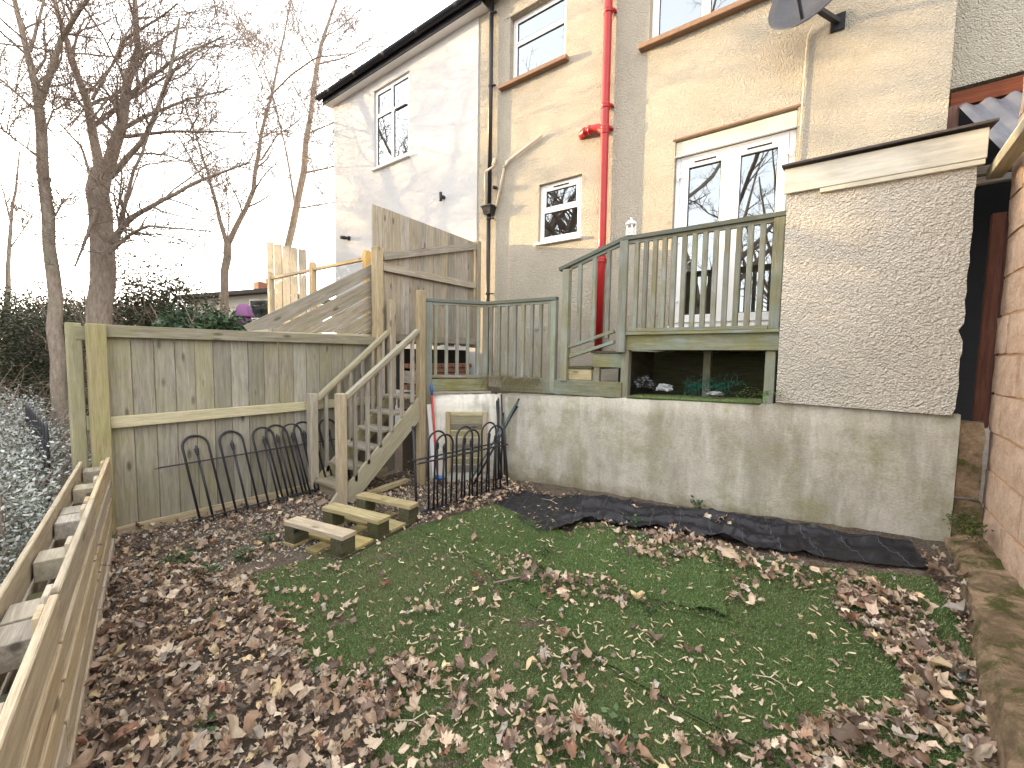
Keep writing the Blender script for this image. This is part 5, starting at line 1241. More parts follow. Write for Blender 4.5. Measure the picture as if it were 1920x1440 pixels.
# brambles: arching bare canes
rngb = np.random.default_rng(60); T = thing('bramble_tangle', 'pale tangle of bare bramble canes behind the laurel', 'bush', base_of(380, 620, 8.0, 0))
S = np.stack([np.array(atD(rngb.uniform(225, 440), 640, rngb.uniform(7.2, 9))) for _ in range(120)]); S[:, 2] = 0.6
P, Rr = grow(rngb, S, rngb.normal(0, 0.6, (120, 3))+np.array([0, 0, 1.0]), rngb.uniform(1.2, 2.2, 120), np.full(120, 0.008), 9, 0.28, -0.10); acc = Acc(); acc.add(*tubes(P, Rr, 3))
q_ = spawn(rngb, P, Rr, 7, 0.2, 0.7, rs=0.6); P2, R2 = grow(rngb, *q_[:3], np.clip(q_[3], 0.003, 0.006), 5, 0.25); acc.add(*tubes(P2, R2, 3)); acc.build('canes', simple('pale_cane', (0.26, 0.20, 0.15), 0.8, 0.2), T)
T = thing('bramble_tangle', 'thin bare canes arching in front of the dark hedge', 'bush', base_of(60, 700, 6.5, 0))
S = np.stack([np.array(atD(rngb.uniform(-20, 150), 900, rngb.uniform(5.2, 8.5))) for _ in range(60)]); S[:, 2] = 0.2
P, Rr = grow(rngb, S, rngb.normal(0, 0.7, (60, 3))+np.array([0, 0, 1.0]), rngb.uniform(1.0, 2.0, 60), np.full(60, 0.006), 9, 0.28, -0.08); acc = Acc(); acc.add(*tubes(P, Rr, 3))
q_ = spawn(rngb, P, Rr, 6, 0.2, 0.6, rs=0.6); P2, R2 = grow(rngb, *q_[:3], np.clip(q_[3], 0.0025, 0.005), 5, 0.25); acc.add(*tubes(P2, R2, 3)); acc.build('canes', MATS['pale_cane'], T)
# unseen evergreens added beyond the left of the frame to block the low sun
labs = ['tall dense evergreen nearest the lane end of the hedge row', 'tall dense evergreen second along the lane hedge row', 'tall dense evergreen in the middle of the lane hedge row', 'tall dense evergreen fourth along the lane hedge row', 'tall dense evergreen at the sunset end of the hedge row', 'tall dense evergreen filling the gap behind the hedge row']
for i, (x, y_, h) in enumerate(((-19.5, -12.5, 5.9), (-20.5, -9.6, 6.2), (-21.5, -6.6, 6.8), (-22.5, -4.2, 6.9), (-23.5, -0.2, 5.9), (-23.0, -2.3, 6.7))):
    shrub('evergreen_tree', labs[i], 'tree', [((x, y_, h*0.30), (1.7, 1.7 if i != 4 else 0.85, h*0.34), 1), ((x+0.2, y_+0.3-(0.3 if i == 4 else 0), h*0.68), (1.3, 1.4 if i != 4 else 0.75, h*0.30), 1)], 5200, (0.18, 0.36), GD, 70+i, 20, 'evergreens along the lane', shell=0.3)
shrub('lane_hedge', 'dark clipped hedge across the lane reflected low in the french doors', 'hedge', [((-11+2.2*k, -6.2-0.3*k, 0.9), (1.6, 0.8, 1.0), 1) for k in range(7)], 9000, (0.08, 0.16), GD+GL[:1], 80, 30, shell=0.5)
# black roadside railing seen through the shrubs
q3 = onX(70, 900, -5.6); 
railing('black hoop-top roadside railing half hidden among the silver shrubs', V(-5.0, 0.44, 0.0), V(-1, 0.02, 0).normalized(), V(0, 0, 1), 9, 0.98, 0.25, None, tail=(0.05, 0.0), hw=0.14, name='roadside_railing')
# far garden building
sc_ = atD(445, 600, 13.0)
shed = thing('garden_building', 'low cream outbuilding with flat felt roof beyond the laurel', 'building', (sc_.x, sc_.y, 0))
a_ = atD(352, 600, 13.5); c_ = atD(505, 600, 12.6); zr_ = atD(430, 553, 13.0).z; dirx = (c_-a_); dirx.z = 0; dirx.normalize(); diry = V(-dirx.y, dirx.x, 0)
Lb = (c_-a_).length
def sb_(s, o, z): q_ = a_+dirx*s+diry*o; return V(q_.x, q_.y, z)
prism('wall', [sb_(0, 0, 0), sb_(Lb, 0, 0), sb_(Lb, 0, zr_), sb_(0, 0, zr_-0.12)], diry*2.2, M_shed, shed)
prism('roof', [sb_(-0.2, -0.25, zr_-0.11), sb_(Lb+0.2, -0.25, zr_+0.01), sb_(Lb+0.2, -0.25, zr_+0.12), sb_(-0.2, -0.25, zr_-0.0)], diry*2.8, M_felt, shed)
for s_, w2 in ((Lb*0.78, 0.55), (Lb*0.90, 0.4)):
    f_ = prism('window', [sb_(s_, -0.03, zr_-0.75), sb_(s_+w2, -0.03, zr_-0.75), sb_(s_+w2, -0.03, zr_-0.15), sb_(s_, -0.03, zr_-0.15)], diry*0.028, M_upvc, shed)
    mesh('pane', [sb_(s_+0.05, -0.04, zr_-0.70), sb_(s_+w2-0.05, -0.04, zr_-0.70), sb_(s_+w2-0.05, -0.04, zr_-0.2), sb_(s_+0.05, -0.04, zr_-0.2)], [(0, 1, 2, 3)], M_glass, f_)
for k in range(5): block('chimney_brick', sb_(Lb*0.66, 0.5, zr_+0.1+k*0.07), sb_(Lb*0.66, 0.5, zr_+0.1+k*0.07)+V(0.35, 0.35, 0.065), M_brick, shed)
# ---------------------------------------------------------------- artificial turf, membrane, litter
def gpt(px, py, h=0.0):
    z = 0.0
    for _ in range(6):
        p = onZ(px, py, z+h); z = float(zg(p.x, p.y))
    return V(p.x, p.y, z+h)
def inpoly(P, poly):
    x, y = P[:, 0], P[:, 1]; r_ = np.zeros(len(P), bool); n = len(poly); j = n-1
    for i in range(n):
        xi, yi = poly[i]; xj, yj = poly[j]
        c = ((yi > y) != (yj > y)) & (x < (xj-xi)*(y-yi)/(yj-yi+1e-12)+xi); r_ ^= c; j = i
    return r_
def ground_poly(px): return [tuple(gpt(*p))[:2] for p in px]
rt = np.random.default_rng(90)
def nz(x, y, s, o=0): return np.array([mnoise.noise(Vector((a*s+o, b_*s-o, o*0.37))) for a, b_ in zip(x, y)])
def turf(label, pxpoly, h, density, cols, seed, lift=None, blade=(0.010, 0.020), bw=0.0042):
    poly = ground_poly(pxpoly); P = np.array(poly); lo = P.min(0); hi = P.max(0); c = P.mean(0)
    T = thing('turf_mat', label, 'artificial turf', (c[0], c[1], float(zg(*c))), 'strips of artificial turf')
    def hz(x, y):
        z = zg(x, y)+h
        if lift is not None:
            d = np.hypot(x-lift[0], y-lift[1]); z = z+lift[2]*np.clip(1-d/lift[3], 0, 1)**2
        return z
    st_ = 0.03; xs = np.arange(lo[0], hi[0]+st_, st_); ys = np.arange(lo[1], hi[1]+st_, st_)
    X_, Y_ = np.meshgrid(xs, ys, indexing='ij'); cen = np.stack([(X_[:-1, :-1]+st_/2).ravel(), (Y_[:-1, :-1]+st_/2).ravel()], 1); ok = inpoly(cen, poly)
    nx_, ny_ = X_.shape; id_ = np.arange(nx_*ny_).reshape(nx_, ny_); F_ = np.stack([id_[:-1, :-1], id_[1:, :-1], id_[1:, 1:], id_[:-1, 1:]], -1).reshape(-1, 4)[ok]
    Z_ = hz(X_, Y_); npmesh('backing', np.stack([X_, Y_, Z_], -1).reshape(-1, 3), F_, M_turfback, T, smooth=True)
    rng = np.random.default_rng(seed); A = (hi-lo).prod(); n = int(A*density); Q = lo+rng.random((n, 2))*(hi-lo); Q = Q[inpoly(Q, poly)]
    _, dep = projN(np.c_[Q, np.zeros(len(Q))]); Q = Q[dep > 0.3]; n = len(Q)
    z = hz(Q[:, 0], Q[:, 1]); B = np.c_[Q, z-0.002]; a = rng.random(n)*2*np.pi; L = rng.uniform(*blade, n); ln = rng.uniform(0.1, 0.75, n)
    flow = 0.6
    tip = B+np.stack([np.cos(a)*ln*L+flow*L*0.3, np.sin(a)*ln*L-flow*L*0.5, L*np.sqrt(np.clip(1-ln**2, 0.1, 1))], 1)
    b2 = a+np.pi/2+rng.normal(0, 0.5, n); sd_ = np.stack([np.cos(b2), np.sin(b2), np.zeros(n)], 1)*bw*0.5*rng.uniform(0.7, 1.5, (n, 1))
    Vv = np.stack([B-sd_, B+sd_, tip], 1).reshape(-1, 3)
    sel = nz(Q[:, 0], Q[:, 1], 1.7, seed)+0.6*nz(Q[:, 0], Q[:, 1], 6.0, seed+3); mix_ = np.clip(0.5+0.9*sel, 0, 1)[:, None]
    cc = (np.array(cols[0])*(1-mix_)+np.array(cols[1])*mix_)*rng.uniform(0.55, 1.45, (n, 1)); yl = rng.random(n) < 0.10; cc[yl] = np.array((0.32, 0.31, 0.16))*rng.uniform(.6, 1.2, (yl.sum(), 1))
    pile = npmesh('pile', Vv, np.arange(3*n).reshape(n, 3), M_turf, T, np.repeat(cc, 3, 0)); pile['kind'] = 'stuff'
    return T, poly
c_moss = ((0.175, 0.225, 0.100), (0.285, 0.280, 0.160)); c_gr = ((0.145, 0.230, 0.080), (0.225, 0.290, 0.125)); c_br = ((0.170, 0.280, 0.10), (0.245, 0.34, 0.14))
m1 = [(455, 1085), (600, 1043), (780, 990), (900, 1060), (1060, 1190), (1200, 1290), (1330, 1360), (1450, 1425), (1560, 1600), (1500, 2100), (720, 2100), (690, 1440), (740, 1300), (620, 1290), (560, 1230), (480, 1130)]
m2 = [(780, 990), (930, 948), (1085, 1010), (1030, 1085), (1330, 1157), (1530, 1215), (1700, 1258), (1845, 1300), (1875, 1430), (1910, 1600), (1560, 1600), (1450, 1425), (1330, 1360), (1200, 1290), (1060, 1190), (900, 1060)]
m3 = [(1085, 1000), (1240, 1008), (1400, 1043), (1600, 1072), (1745, 1085), (1822, 1200), (1845, 1300), (1700, 1256), (1530, 1213), (1330, 1155), (1030, 1083)]
m4 = [(1085, 978), (1200, 1004), (1340, 1040), (1362, 1168), (1325, 1155), (1180, 1122), (1035, 1085)]
TM = []
TM.append(turf('mossy strip of artificial turf beside the brown leaf litter', m1, 0.006, 26000, c_moss, 91))
TM.append(turf('dark green strip of artificial turf along the middle of the garden', m2, 0.016, 26000, c_gr, 92))
TM.append(turf('strip of artificial turf tucked beside the black membrane', m3, 0.010, 22000, c_gr, 93))
lf_ = gpt(1335, 1157); TM.append(turf('small bright turf offcut laid on top with a lifted corner', m4, 0.028, 26000, c_br, 94, (lf_.x, lf_.y, 0.035, 0.22)))
for (T, _), seam, h in ((TM[1], [(1035, 1087), (1180, 1124), (1330, 1159), (1530, 1217), (1690, 1256)], 0.016), (TM[1], [(900, 1062), (1060, 1192), (1200, 1292), (1330, 1362), (1450, 1427)], 0.012), (TM[3], [(1035, 1086), (1180, 1124), (1325, 1158), (1362, 1170), (1340, 1042)], 0.024)):
    pts_ = [V(*p) for p in resample([gpt(*s_, h) for s_ in seam], 30)]; pts_ = [p+V(0, 0, float(zg(p.x, p.y))+h-p.z+0.004*mnoise.noise(p*6)) for p in pts_]
    tube('backing_edge', pts_, 0.0035, M_turfback, T, 5)
# curled-back grey corner by the ledge
cv, cf = [], []
c0 = gpt(1800, 1255); 
for i in range(9):
    for j in range(9):
        u, w2 = i/8, j/8; ang = u*1.9
        p = c0+V(-0.03+0.07*math.sin(ang)*(1-0.6*w2), -0.15*w2+0.03*u, 0.018+0.05*(1-math.cos(ang))*(1-0.7*w2))
        cv.append(p)
for i in range(8):
    for j in range(8): k = i*9+j; cf.append((k, k+1, k+10, k+9))
o = mesh('curled_corner', cv, cf, M_greyback, TM[2][0], True)

# weed membrane along the wall foot
mb = thing('weed_membrane', 'crumpled black weed membrane along the foot of the retaining wall', 'membrane', gpt(1300, 1000))
front = [gpt(*p) for p in [(925, 946), (965, 970), (1005, 999), (1050, 1000), (1130, 984), (1250, 1000), (1400, 1034), (1520, 1050), (1620, 1060), (1750, 1072)]]
back = [gpt(*p) for p in [(958, 918), (1000, 925), (1050, 934), (1100, 943), (1150, 948), (1260, 958), (1380, 975), (1500, 1000), (1600, 1014), (1705, 1028)]]
NSm, NTm = 260, 34; Fp = resample(front, NSm); Bp = resample(back, NSm); mv = np.zeros((NSm, NTm, 3))
for i in range(NSm):
    s_ = i/(NSm-1); amp = float(sstep(0.18, 0.35, np.array(s_)))*(1-0.6*float(sstep(0.72, 0.92, np.array(s_))))
    for j in range(NTm):
        t = j/(NTm-1); p = Bp[i]+(Fp[i]-Bp[i])*t; p = Vector(p)
        wob = mnoise.noise(Vector((p.x*1.6, p.y*1.6, 3))); 
        ph = t*15+2.6*math.sin(p.x*1.7)+6*wob
        f_ = abs(math.sin(ph*0.5+p.x*0.8)); ridge = (1-f_)**1.6
        z = 0.012+amp*(0.055*ridge*(0.4+0.6*abs(mnoise.noise(Vector((p.x*2.1, 5, t))*1.0)))*2 + 0.08*max(0, 1-t/0.34)**1.2*(0.55+0.45*math.sin(p.x*2.6+1)))
        z += 0.006*mnoise.noise(Vector((p.x*9, p.y*9, 1)))+0.004*mnoise.noise(Vector((p.x*26, p.y*26, 2)))
        z += amp*(0.020*max(0, 0.22-abs(mnoise.noise(Vector((p.x*3.3+t*2, p.y*5, 11)))))/0.22+0.016*max(0, 0.2-abs(mnoise.noise(Vector((p.x*7.5, p.y*8, 21)))))/0.2)
        y_off = -amp*0.03*math.sin(p.x*3.1)*t
        edge = 0.02*mnoise.noise(Vector((s_*22, 8, 0)))*(1 if t > 0.9 else 0)
        mv[i, j] = (p.x, min(p.y+y_off+edge, YE-0.02), float(zg(p.x, p.y))+max(z, 0.010)+0.006)
id_ = np.arange(NSm*NTm).reshape(NSm, NTm); mf = np.stack([id_[:-1, :-1], id_[1:, :-1], id_[1:, 1:], id_[:-1, 1:]], -1).reshape(-1, 4)
npmesh('sheet', mv.reshape(-1, 3), mf, M_memb, mb, smooth=True)
for i in range(6, NSm-3, 17):
    pth = [V(mv[min(NSm-1, int(i+j*0.25)), j, 0], mv[min(NSm-1, int(i+j*0.25)), j, 1], mv[min(NSm-1, int(i+j*0.25)), j, 2]+0.0022) for j in range(0, NTm)]
    tube('woven_line', pth, 0.0014, M_thread, mb, 4)

# leaf shapes
def leaf_shape(rng, curl):
    lob = [(-150, .45), (-125, .62), (-112, .42), (-82, .80), (-68, .66), (-52, .52), (-40, .88), (-26, .62), (-14, .72), (0, 1.0)]
    ang = [a for a, _ in lob]+[-a for a, _ in lob[-2::-1]]; rad = [r_ for _, r_ in lob]+[r_ for _, r_ in lob[-2::-1]]
    a = np.radians(np.array(ang)); r_ = np.array(rad)*rng.uniform(0.88, 1.12, len(ang)); out = np.stack([np.sin(a)*r_*0.5, np.cos(a)*r_*0.5], 1); mid = out*0.5
    P = np.concatenate([[[0, -0.02]], mid, out]); n = len(out)
    th = rng.uniform(0, np.pi); u = P@np.array([np.cos(th), np.sin(th)]); w2 = P@np.array([-np.sin(th), np.cos(th)])
    k = curl*rng.uniform(1.4, 3.0); bend = np.where(np.abs(u) > 1e-6, u, 1e-6)
    x = np.sin(bend*k)/k; z = (1-np.cos(bend*k))/k; w2 = w2+0.0
    z = z+0.12*curl*np.sin(w2*7+rng.uniform(0, 6))+rng.normal(0, 0.02+0.02*curl, len(P)); z[1+n:] += rng.normal(0, 0.05*curl+0.01, n)
    V3 = np.stack([x*np.cos(th)-w2*np.sin(th), x*np.sin(th)+w2*np.cos(th), z], 1)
    F_ = []
    for i in range(n-1): F_ += [(0, 1+i, 2+i), (1+i, 1+n+i, 2+n+i), (1+i, 2+n+i, 2+i)]
    F_.append((0, n, 1))
    # stalk
    s0 = len(V3); V3 = np.concatenate([V3, [[-.008, -.03, .0], [.008, -.03, .0], [0.02, -.42, .05]]]); F_.append((s0, s0+1, s0+2))
    V3[:, 2] -= V3[:, 2].min()
    return V3, np.array(F_)
rl = np.random.default_rng(101)
def frag_shape(rng, curl):
    n = 12; a = np.linspace(0, 2*np.pi, n, endpoint=False)+rng.normal(0, .12, n); el = rng.uniform(.45, .95); r_ = (0.42+0.16*rng.random(n))*np.where(rng.random(n) < .25, .7, 1)
    out = np.stack([np.cos(a)*r_*el, np.sin(a)*r_], 1); P = np.concatenate([[[0, 0]], out*.5, out]); th = rng.uniform(-.5, .5); u = P@np.array([np.cos(th), np.sin(th)]); w2 = P@np.array([-np.sin(th), np.cos(th)]); k = curl*rng.uniform(2.5, 4.5)
    x = np.sin(u*k)/k; z = (1-np.cos(u*k))/k+.16*curl*np.sin(w2*6+rng.uniform(0, 6))+rng.normal(0, .035, len(P)); V3 = np.stack([x*np.cos(th)-w2*np.sin(th), x*np.sin(th)+w2*np.cos(th), z], 1); F_ = []
    for i in range(n): j = (i+1) % n; F_ += [(0, 1+i, 1+j), (1+i, 1+n+i, 1+n+j), (1+i, 1+n+j, 1+j)]
    V3[:, 2] -= V3[:, 2].min(); return V3, np.array(F_)
SH = [leaf_shape(rl, c) for c in (0.4, 0.7, 1.0, 1.2, 1.4)]+[frag_shape(rl, c) for c in (0.5, 0.8, 1.0, 1.1, 1.2, 1.3, 0.9)]
LC = np.array([(0.350, 0.260, 0.200), (0.470, 0.370, 0.295), (0.200, 0.145, 0.120), (0.620, 0.530, 0.435), (0.290, 0.200, 0.160), (0.400, 0.310, 0.255), (0.520, 0.410, 0.310), (0.58, 0.48, 0.31), (0.44, 0.40, 0.36), (0.13, 0.095, 0.075), (0.34, 0.23, 0.16), (0.50, 0.42, 0.33)])
# where the litter lies, drawn over the photograph, tested on the ground points
HEAVY = [([(190, 1040), (350, 1075), (470, 1092), (490, 1140), (560, 1195), (600, 1262), (690, 1262), (800, 1230), (800, 1290), (720, 1380), (690, 1460), (600, 1560), (150, 1560), (140, 1440), (170, 1260)], 1100, 0),
         ([(1590, 1085), (1720, 1130), (1760, 1200), (1830, 1290), (1880, 1380), (1960, 1440), (1960, 1560), (1400, 1560), (1420, 1420), (1500, 1370), (1680, 1330), (1690, 1270), (1610, 1200), (1560, 1140)], 1100, 1),
         ([(1770, 1110), (1815, 1180), (1885, 1440), (1940, 1560), (1860, 1560), (1830, 1300)], 420, 1),
         ([(1150, 1000), (1290, 1005), (1420, 1050), (1580, 1085), (1600, 1120), (1480, 1105), (1330, 1062), (1240, 1070), (1150, 1040)], 480, 1),
         ([(1010, 1085), (1110, 1090), (1215, 1125), (1220, 1145), (1100, 1152), (1020, 1120)], 420, 1), ([(930, 1050), (985, 1035), (1000, 1075), (1080, 1100), (1000, 1100), (930, 1085)], 380, 1),
         ([(700, 1280), (860, 1250), (1000, 1320), (1180, 1380), (1450, 1400), (1450, 1560), (640, 1560), (640, 1440)], 230, 1), ([(960, 1330), (1130, 1340), (1180, 1460), (900, 1470)], 320, 1),
         ([(830, 1090), (940, 1100), (930, 1150), (830, 1140)], 280, 1), ([(740, 1130), (830, 1140), (830, 1190), (740, 1190)], 160, 0), ([(830, 1270), (980, 1260), (1000, 1310), (850, 1320)], 180, 1), ([(1360, 1075), (1420, 1090), (1420, 1150), (1365, 1160)], 300, 1),
         ([(1010, 1180), (1110, 1240), (1180, 1280), (1120, 1320), (990, 1260)], 190, 1), ([(1720, 1050), (1770, 1040), (1830, 1160), (1810, 1230), (1765, 1120)], 420, 1),
         ([(770, 985), (900, 935), (945, 905), (1000, 915), (930, 950), (790, 990)], 420, 1), ([(215, 1010), (560, 925), (600, 960), (530, 1040), (330, 1090), (190, 1060)], 260, 0), ([(690, 900), (790, 880), (940, 890), (940, 925), (780, 960), (700, 940)], 200, 0), ([(560, 925), (690, 890), (780, 950), (760, 985), (660, 930), (600, 960)], 240, 0),
         ([(450, 1088), (560, 1060), (700, 1150), (770, 1260), (600, 1262), (480, 1130)], 110, 0),
         ([(960, 915), (1150, 948), (1150, 955), (965, 928)], 200, 1), ([(1090, 975), (1150, 985), (1160, 1010), (1080, 1000)], 320, 1), ([(1150, 949), (1500, 1000), (1490, 1008), (1150, 958)], 200, 1)]
def scatter(rng, poly, dens, maxn=9000):
    G = np.array(ground_poly(poly)); lo = G.min(0); hi = G.max(0); n = min(int((hi-lo).prod()*dens), 30000); Q = lo+rng.random((n, 2))*(hi-lo); Q = Q[inpoly(Q, [tuple(g) for g in G])]; return Q[:maxn]
def euler_mats(ax, ay, az):
    ca, sa, cb2, sb2, cc, sc2 = np.cos(ax), np.sin(ax), np.cos(ay), np.sin(ay), np.cos(az), np.sin(az); n = len(ax); z = np.zeros(n); o = np.ones(n)
    Rx = np.stack([o, z, z, z, ca, -sa, z, sa, ca], 1).reshape(n, 3, 3); Ry = np.stack([cb2, z, sb2, z, o, z, -sb2, z, cb2], 1).reshape(n, 3, 3); Rz = np.stack([cc, -sc2, z, sc2, cc, z, z, z, o], 1).reshape(n, 3, 3)
    return Rz@Ry@Rx
acc = Acc(); big = []
YMAX = lambda x: np.full_like(x, YE-0.03)
for poly, dens, tone in HEAVY:
    Q = scatter(rl, poly, dens*1.5); n = len(Q)
    if n == 0: continue
    fine = 0.82 if tone == 0 else 0.92
    px_, dep = projN(np.c_[Q, zg(Q[:, 0], Q[:, 1])])
    pile_h = 0.055 if dens > 400 else 0.03
    size = fine*(0.018+0.075*rl.random(n)**1.7)*np.where(rl.random(n) < 0.08, 1.6, 1.0); h = rl.random(n)**1.3*pile_h+0.004
    tilt = 0.42 if dens > 300 else 0.3
    RM = euler_mats(rl.normal(0, tilt, n), rl.normal(0, tilt, n), rl.random(n)*6.28); ci = rl.integers(0, len(LC), n); col = LC[ci]*rl.uniform(0.65, 1.3, (n, 1))*(0.88 if tone == 0 else 1.10)
    if tone == 1: col = col*np.array([1.03, 1.0, 0.95])
    if tone == 0: col = col*np.array([1.05, 1.01, 0.94])
    sh = rl.integers(0, len(SH), n); z = zg(Q[:, 0], Q[:, 1])+h+0.012
    keep = dep > 0.25
    for s_ in range(len(SH)):
        k = np.where((sh == s_) & keep)[0]
        if len(k) == 0: continue
        v, f_ = SH[s_]; W = np.einsum('nij,vj->nvi', RM[k], v)*size[k][:, None, None]; W[:, :, 2] -= np.minimum(W[:, :, 2].min(1, keepdims=True), 0)*0.6
        W += np.stack([Q[k, 0], Q[k, 1], z[k]], 1)[:, None]
        F_ = (f_[None]+(np.arange(len(k))*len(v))[:, None, None]).reshape(-1, 3); acc.add(W.reshape(-1, 3), F_, np.repeat(col[k], len(v), 0))
# thin scatter over the turf
GARD = [(300, 1080), (780, 990), (930, 950), (1150, 960), (1500, 1060), (1740, 1080), (1830, 1300), (1900, 1500), (1900, 1600), (200, 1600)]
Q = scatter(rl, GARD, 20); n = len(Q); RM = euler_mats(rl.normal(0, .25, n), rl.normal(0, .25, n), rl.random(n)*6.28); sh = rl.integers(0, len(SH), n); size = rl.uniform(0.025, 0.06, n); col = LC[rl.integers(0, len(LC), n)]*rl.uniform(.8, 1.3, (n, 1)); z = zg(Q[:, 0], Q[:, 1])+0.028
for s_ in range(len(SH)):
    k = np.where(sh == s_)[0]; v, f_ = SH[s_]
    if len(k) == 0: continue
    W = np.einsum('nij,vj->nvi', RM[k], v)*size[k][:, None, None]+np.stack([Q[k, 0], Q[k, 1], z[k]], 1)[:, None]
    acc.add(W.reshape(-1, 3), (f_[None]+(np.arange(len(k))*len(v))[:, None, None]).reshape(-1, 3), np.repeat(col[k], len(v), 0))
o = acc.build('leaf_litter', M_leaf, None, False); tag(o, 'brown dry leaf litter heaped over the ground and turf', 'leaf litter', kind='stuff')
# winged maple seeds
sv = np.array([[0, 0, 0.002], [.18, .10, .01], [.55, .17, .02], [.9, .12, .01], [1, 0, 0.015], [.85, -.1, .02], [.45, -.08, .01], [.12, -.06, .006]]); sf = np.array([[0, 1, 6], [0, 6, 7], [1, 2, 6], [2, 5, 6], [2, 3, 5], [3, 4, 5]])
acc = Acc(); Qs = [scatter(rl, GARD, 80), scatter(rl, [(780, 1180), (1200, 1150), (1500, 1300), (1400, 1500), (800, 1600), (700, 1300)], 200), scatter(rl, [(1290, 1180), (1500, 1230), (1560, 1330), (1480, 1400), (1300, 1330)], 110)]
Q = np.concatenate(Qs); dbl = rl.random(len(Q)) < 0.3; az = rl.random(len(Q))*6.28; Q = np.concatenate([Q, Q[dbl]]); az = np.concatenate([az, az[dbl]+rl.uniform(1.5, 2.4, dbl.sum())]); n = len(Q)
RM = euler_mats(rl.normal(0, .35, n), rl.normal(-.1, .22, n), az); size = rl.uniform(0.024, 0.042, n); col = np.array([(0.52, 0.42, 0.28), (0.62, 0.52, 0.37), (0.40, 0.29, 0.19), (0.56, 0.48, 0.30)])[rl.integers(0, 4, n)]*rl.uniform(.75, 1.25, (n, 1))
W = np.einsum('nij,vj->nvi', RM, sv)*size[:, None, None]+np.stack([Q[:, 0], Q[:, 1], zg(Q[:, 0], Q[:, 1])+0.030], 1)[:, None]
acc.add(W.reshape(-1, 3), (sf[None]+(np.arange(n)*len(sv))[:, None, None]).reshape(-1, 3), np.repeat(col, len(sv), 0))
o = acc.build('winged_seeds', M_leaf, None, False); tag(o, 'pale winged maple seeds strewn over the green turf', 'seeds', kind='stuff')
# crumbs of broken leaf caught in the pile
acc = Acc(); Q = np.concatenate([scatter(rl, GARD, 420, 9000), scatter(rl, m1, 900, 7000)]); n = len(Q); an_ = rl.random((n, 3))*6.28+np.array([0, 2.1, 4.2]); rr_ = rl.uniform(.002, .008, (n, 3)); Z_ = (zg(Q[:, 0], Q[:, 1])+.026)[:, None]+rl.uniform(0, .008, (n, 3))
W = np.stack([Q[:, :1]+np.cos(an_)*rr_, Q[:, 1:]+np.sin(an_)*rr_, Z_], -1); keep = nz(Q[:, 0], Q[:, 1], 1.9, 7)+.5*nz(Q[:, 0], Q[:, 1], 5, 2) > -.15; W = W[keep]; n = len(W)
acc.add(W.reshape(-1, 3), np.arange(3*n).reshape(n, 3), np.repeat(LC[rl.integers(0, 12, n)]*rl.uniform(.5, 1.1, (n, 1)), 3, 0)); o = acc.build('leaf_crumbs', M_leaf, None, False); tag(o, 'brown crumbs of broken leaf caught in the turf pile', 'leaf litter', kind='stuff')
# the larger leaves, one by one
LM = {}
tones = [('pale tan', (0.58, 0.47, 0.36)), ('mid brown', (0.36, 0.26, 0.185)), ('dark brown', (0.19, 0.135, 0.105)), ('rusty red-brown', (0.30, 0.165, 0.11))]
for s_ in range(len(SH)):
    for ti, (tn, tc) in enumerate(tones):
        v, f_ = SH[s_]; me = bpy.data.meshes.new('large_leaf'); me.from_pydata([tuple(q_) for q_ in v], [], [tuple(int(i) for i in q_) for q_ in f_]); a_ = me.color_attributes.new('tint', 'FLOAT_COLOR', 'POINT')
        for i in range(len(v)):
            k = rl.uniform(0.85, 1.15); a_.data[i].color = (tc[0]*k, tc[1]*k, tc[2]*k, 1)
        me.materials.append(M_leaf); LM[(s_, ti)] = me
zones = [(HEAVY[0][0], 110, 'lying on the brown litter near the pallets', 'large leaves on the litter near the pallets'), (HEAVY[1][0], 60, 'on the leaf drift beside the mossy ledge', 'large leaves in the drift by the ledge'),
         (HEAVY[6][0], 45, 'in the front drift on the turf', 'large leaves in the front drift'), ([(600, 1060), (900, 1000), (1040, 1090), (1060, 1180), (1500, 1230), (1650, 1300), (1500, 1400), (1100, 1330), (760, 1250)], 26, 'lying alone on the open turf', 'large leaves on the open turf'),
         (HEAVY[3][0], 22, 'in the drift along the turf offcut', 'large leaves by the turf offcut'), (HEAVY[15][0], 26, 'on the gravel beside the fence', 'large leaves on the gravel')]
curln = ['flat', 'wavy', 'curled', 'cupped', 'rolled', 'torn flat', 'torn curled', 'torn curled', 'torn cupped', 'torn rolled', 'torn rolled', 'torn curled']
for poly, num, where, grp in zones:
    Q = scatter(rl, poly, 400); px_, dep = projN(np.c_[Q, np.zeros(len(Q))]); Q = Q[(dep > 0.6) & (px_[:, 1] < 1435) & (px_[:, 0] > 5) & (px_[:, 0] < 1915)]; Q = Q[rl.permutation(len(Q))][:num]
    for x, y_ in Q:
        s_ = int(rl.choice(12, p=[.12, .14, .16, .14, .12]+[.32/7]*7)); ti = int(rl.choice(4, p=[.36, .36, .18, .10])); sz = rl.uniform(0.055, 0.105)
        o = bpy.data.objects.new('fallen_leaf', LM[(s_, ti)]); coll.objects.link(o)
        o.location = (x, y_, float(zg(x, y_))+(0.05 if 'alone' not in where else 0.028)); o.rotation_euler = (rl.normal(0, .25), rl.normal(0, .25), rl.random()*6.28); o.scale = (sz, sz, sz)
        tag(o, '%s %s leaf %s' % (curln[s_], tones[ti][0], where), 'leaf', grp+', '+curln[s_]+' '+tones[ti][0])
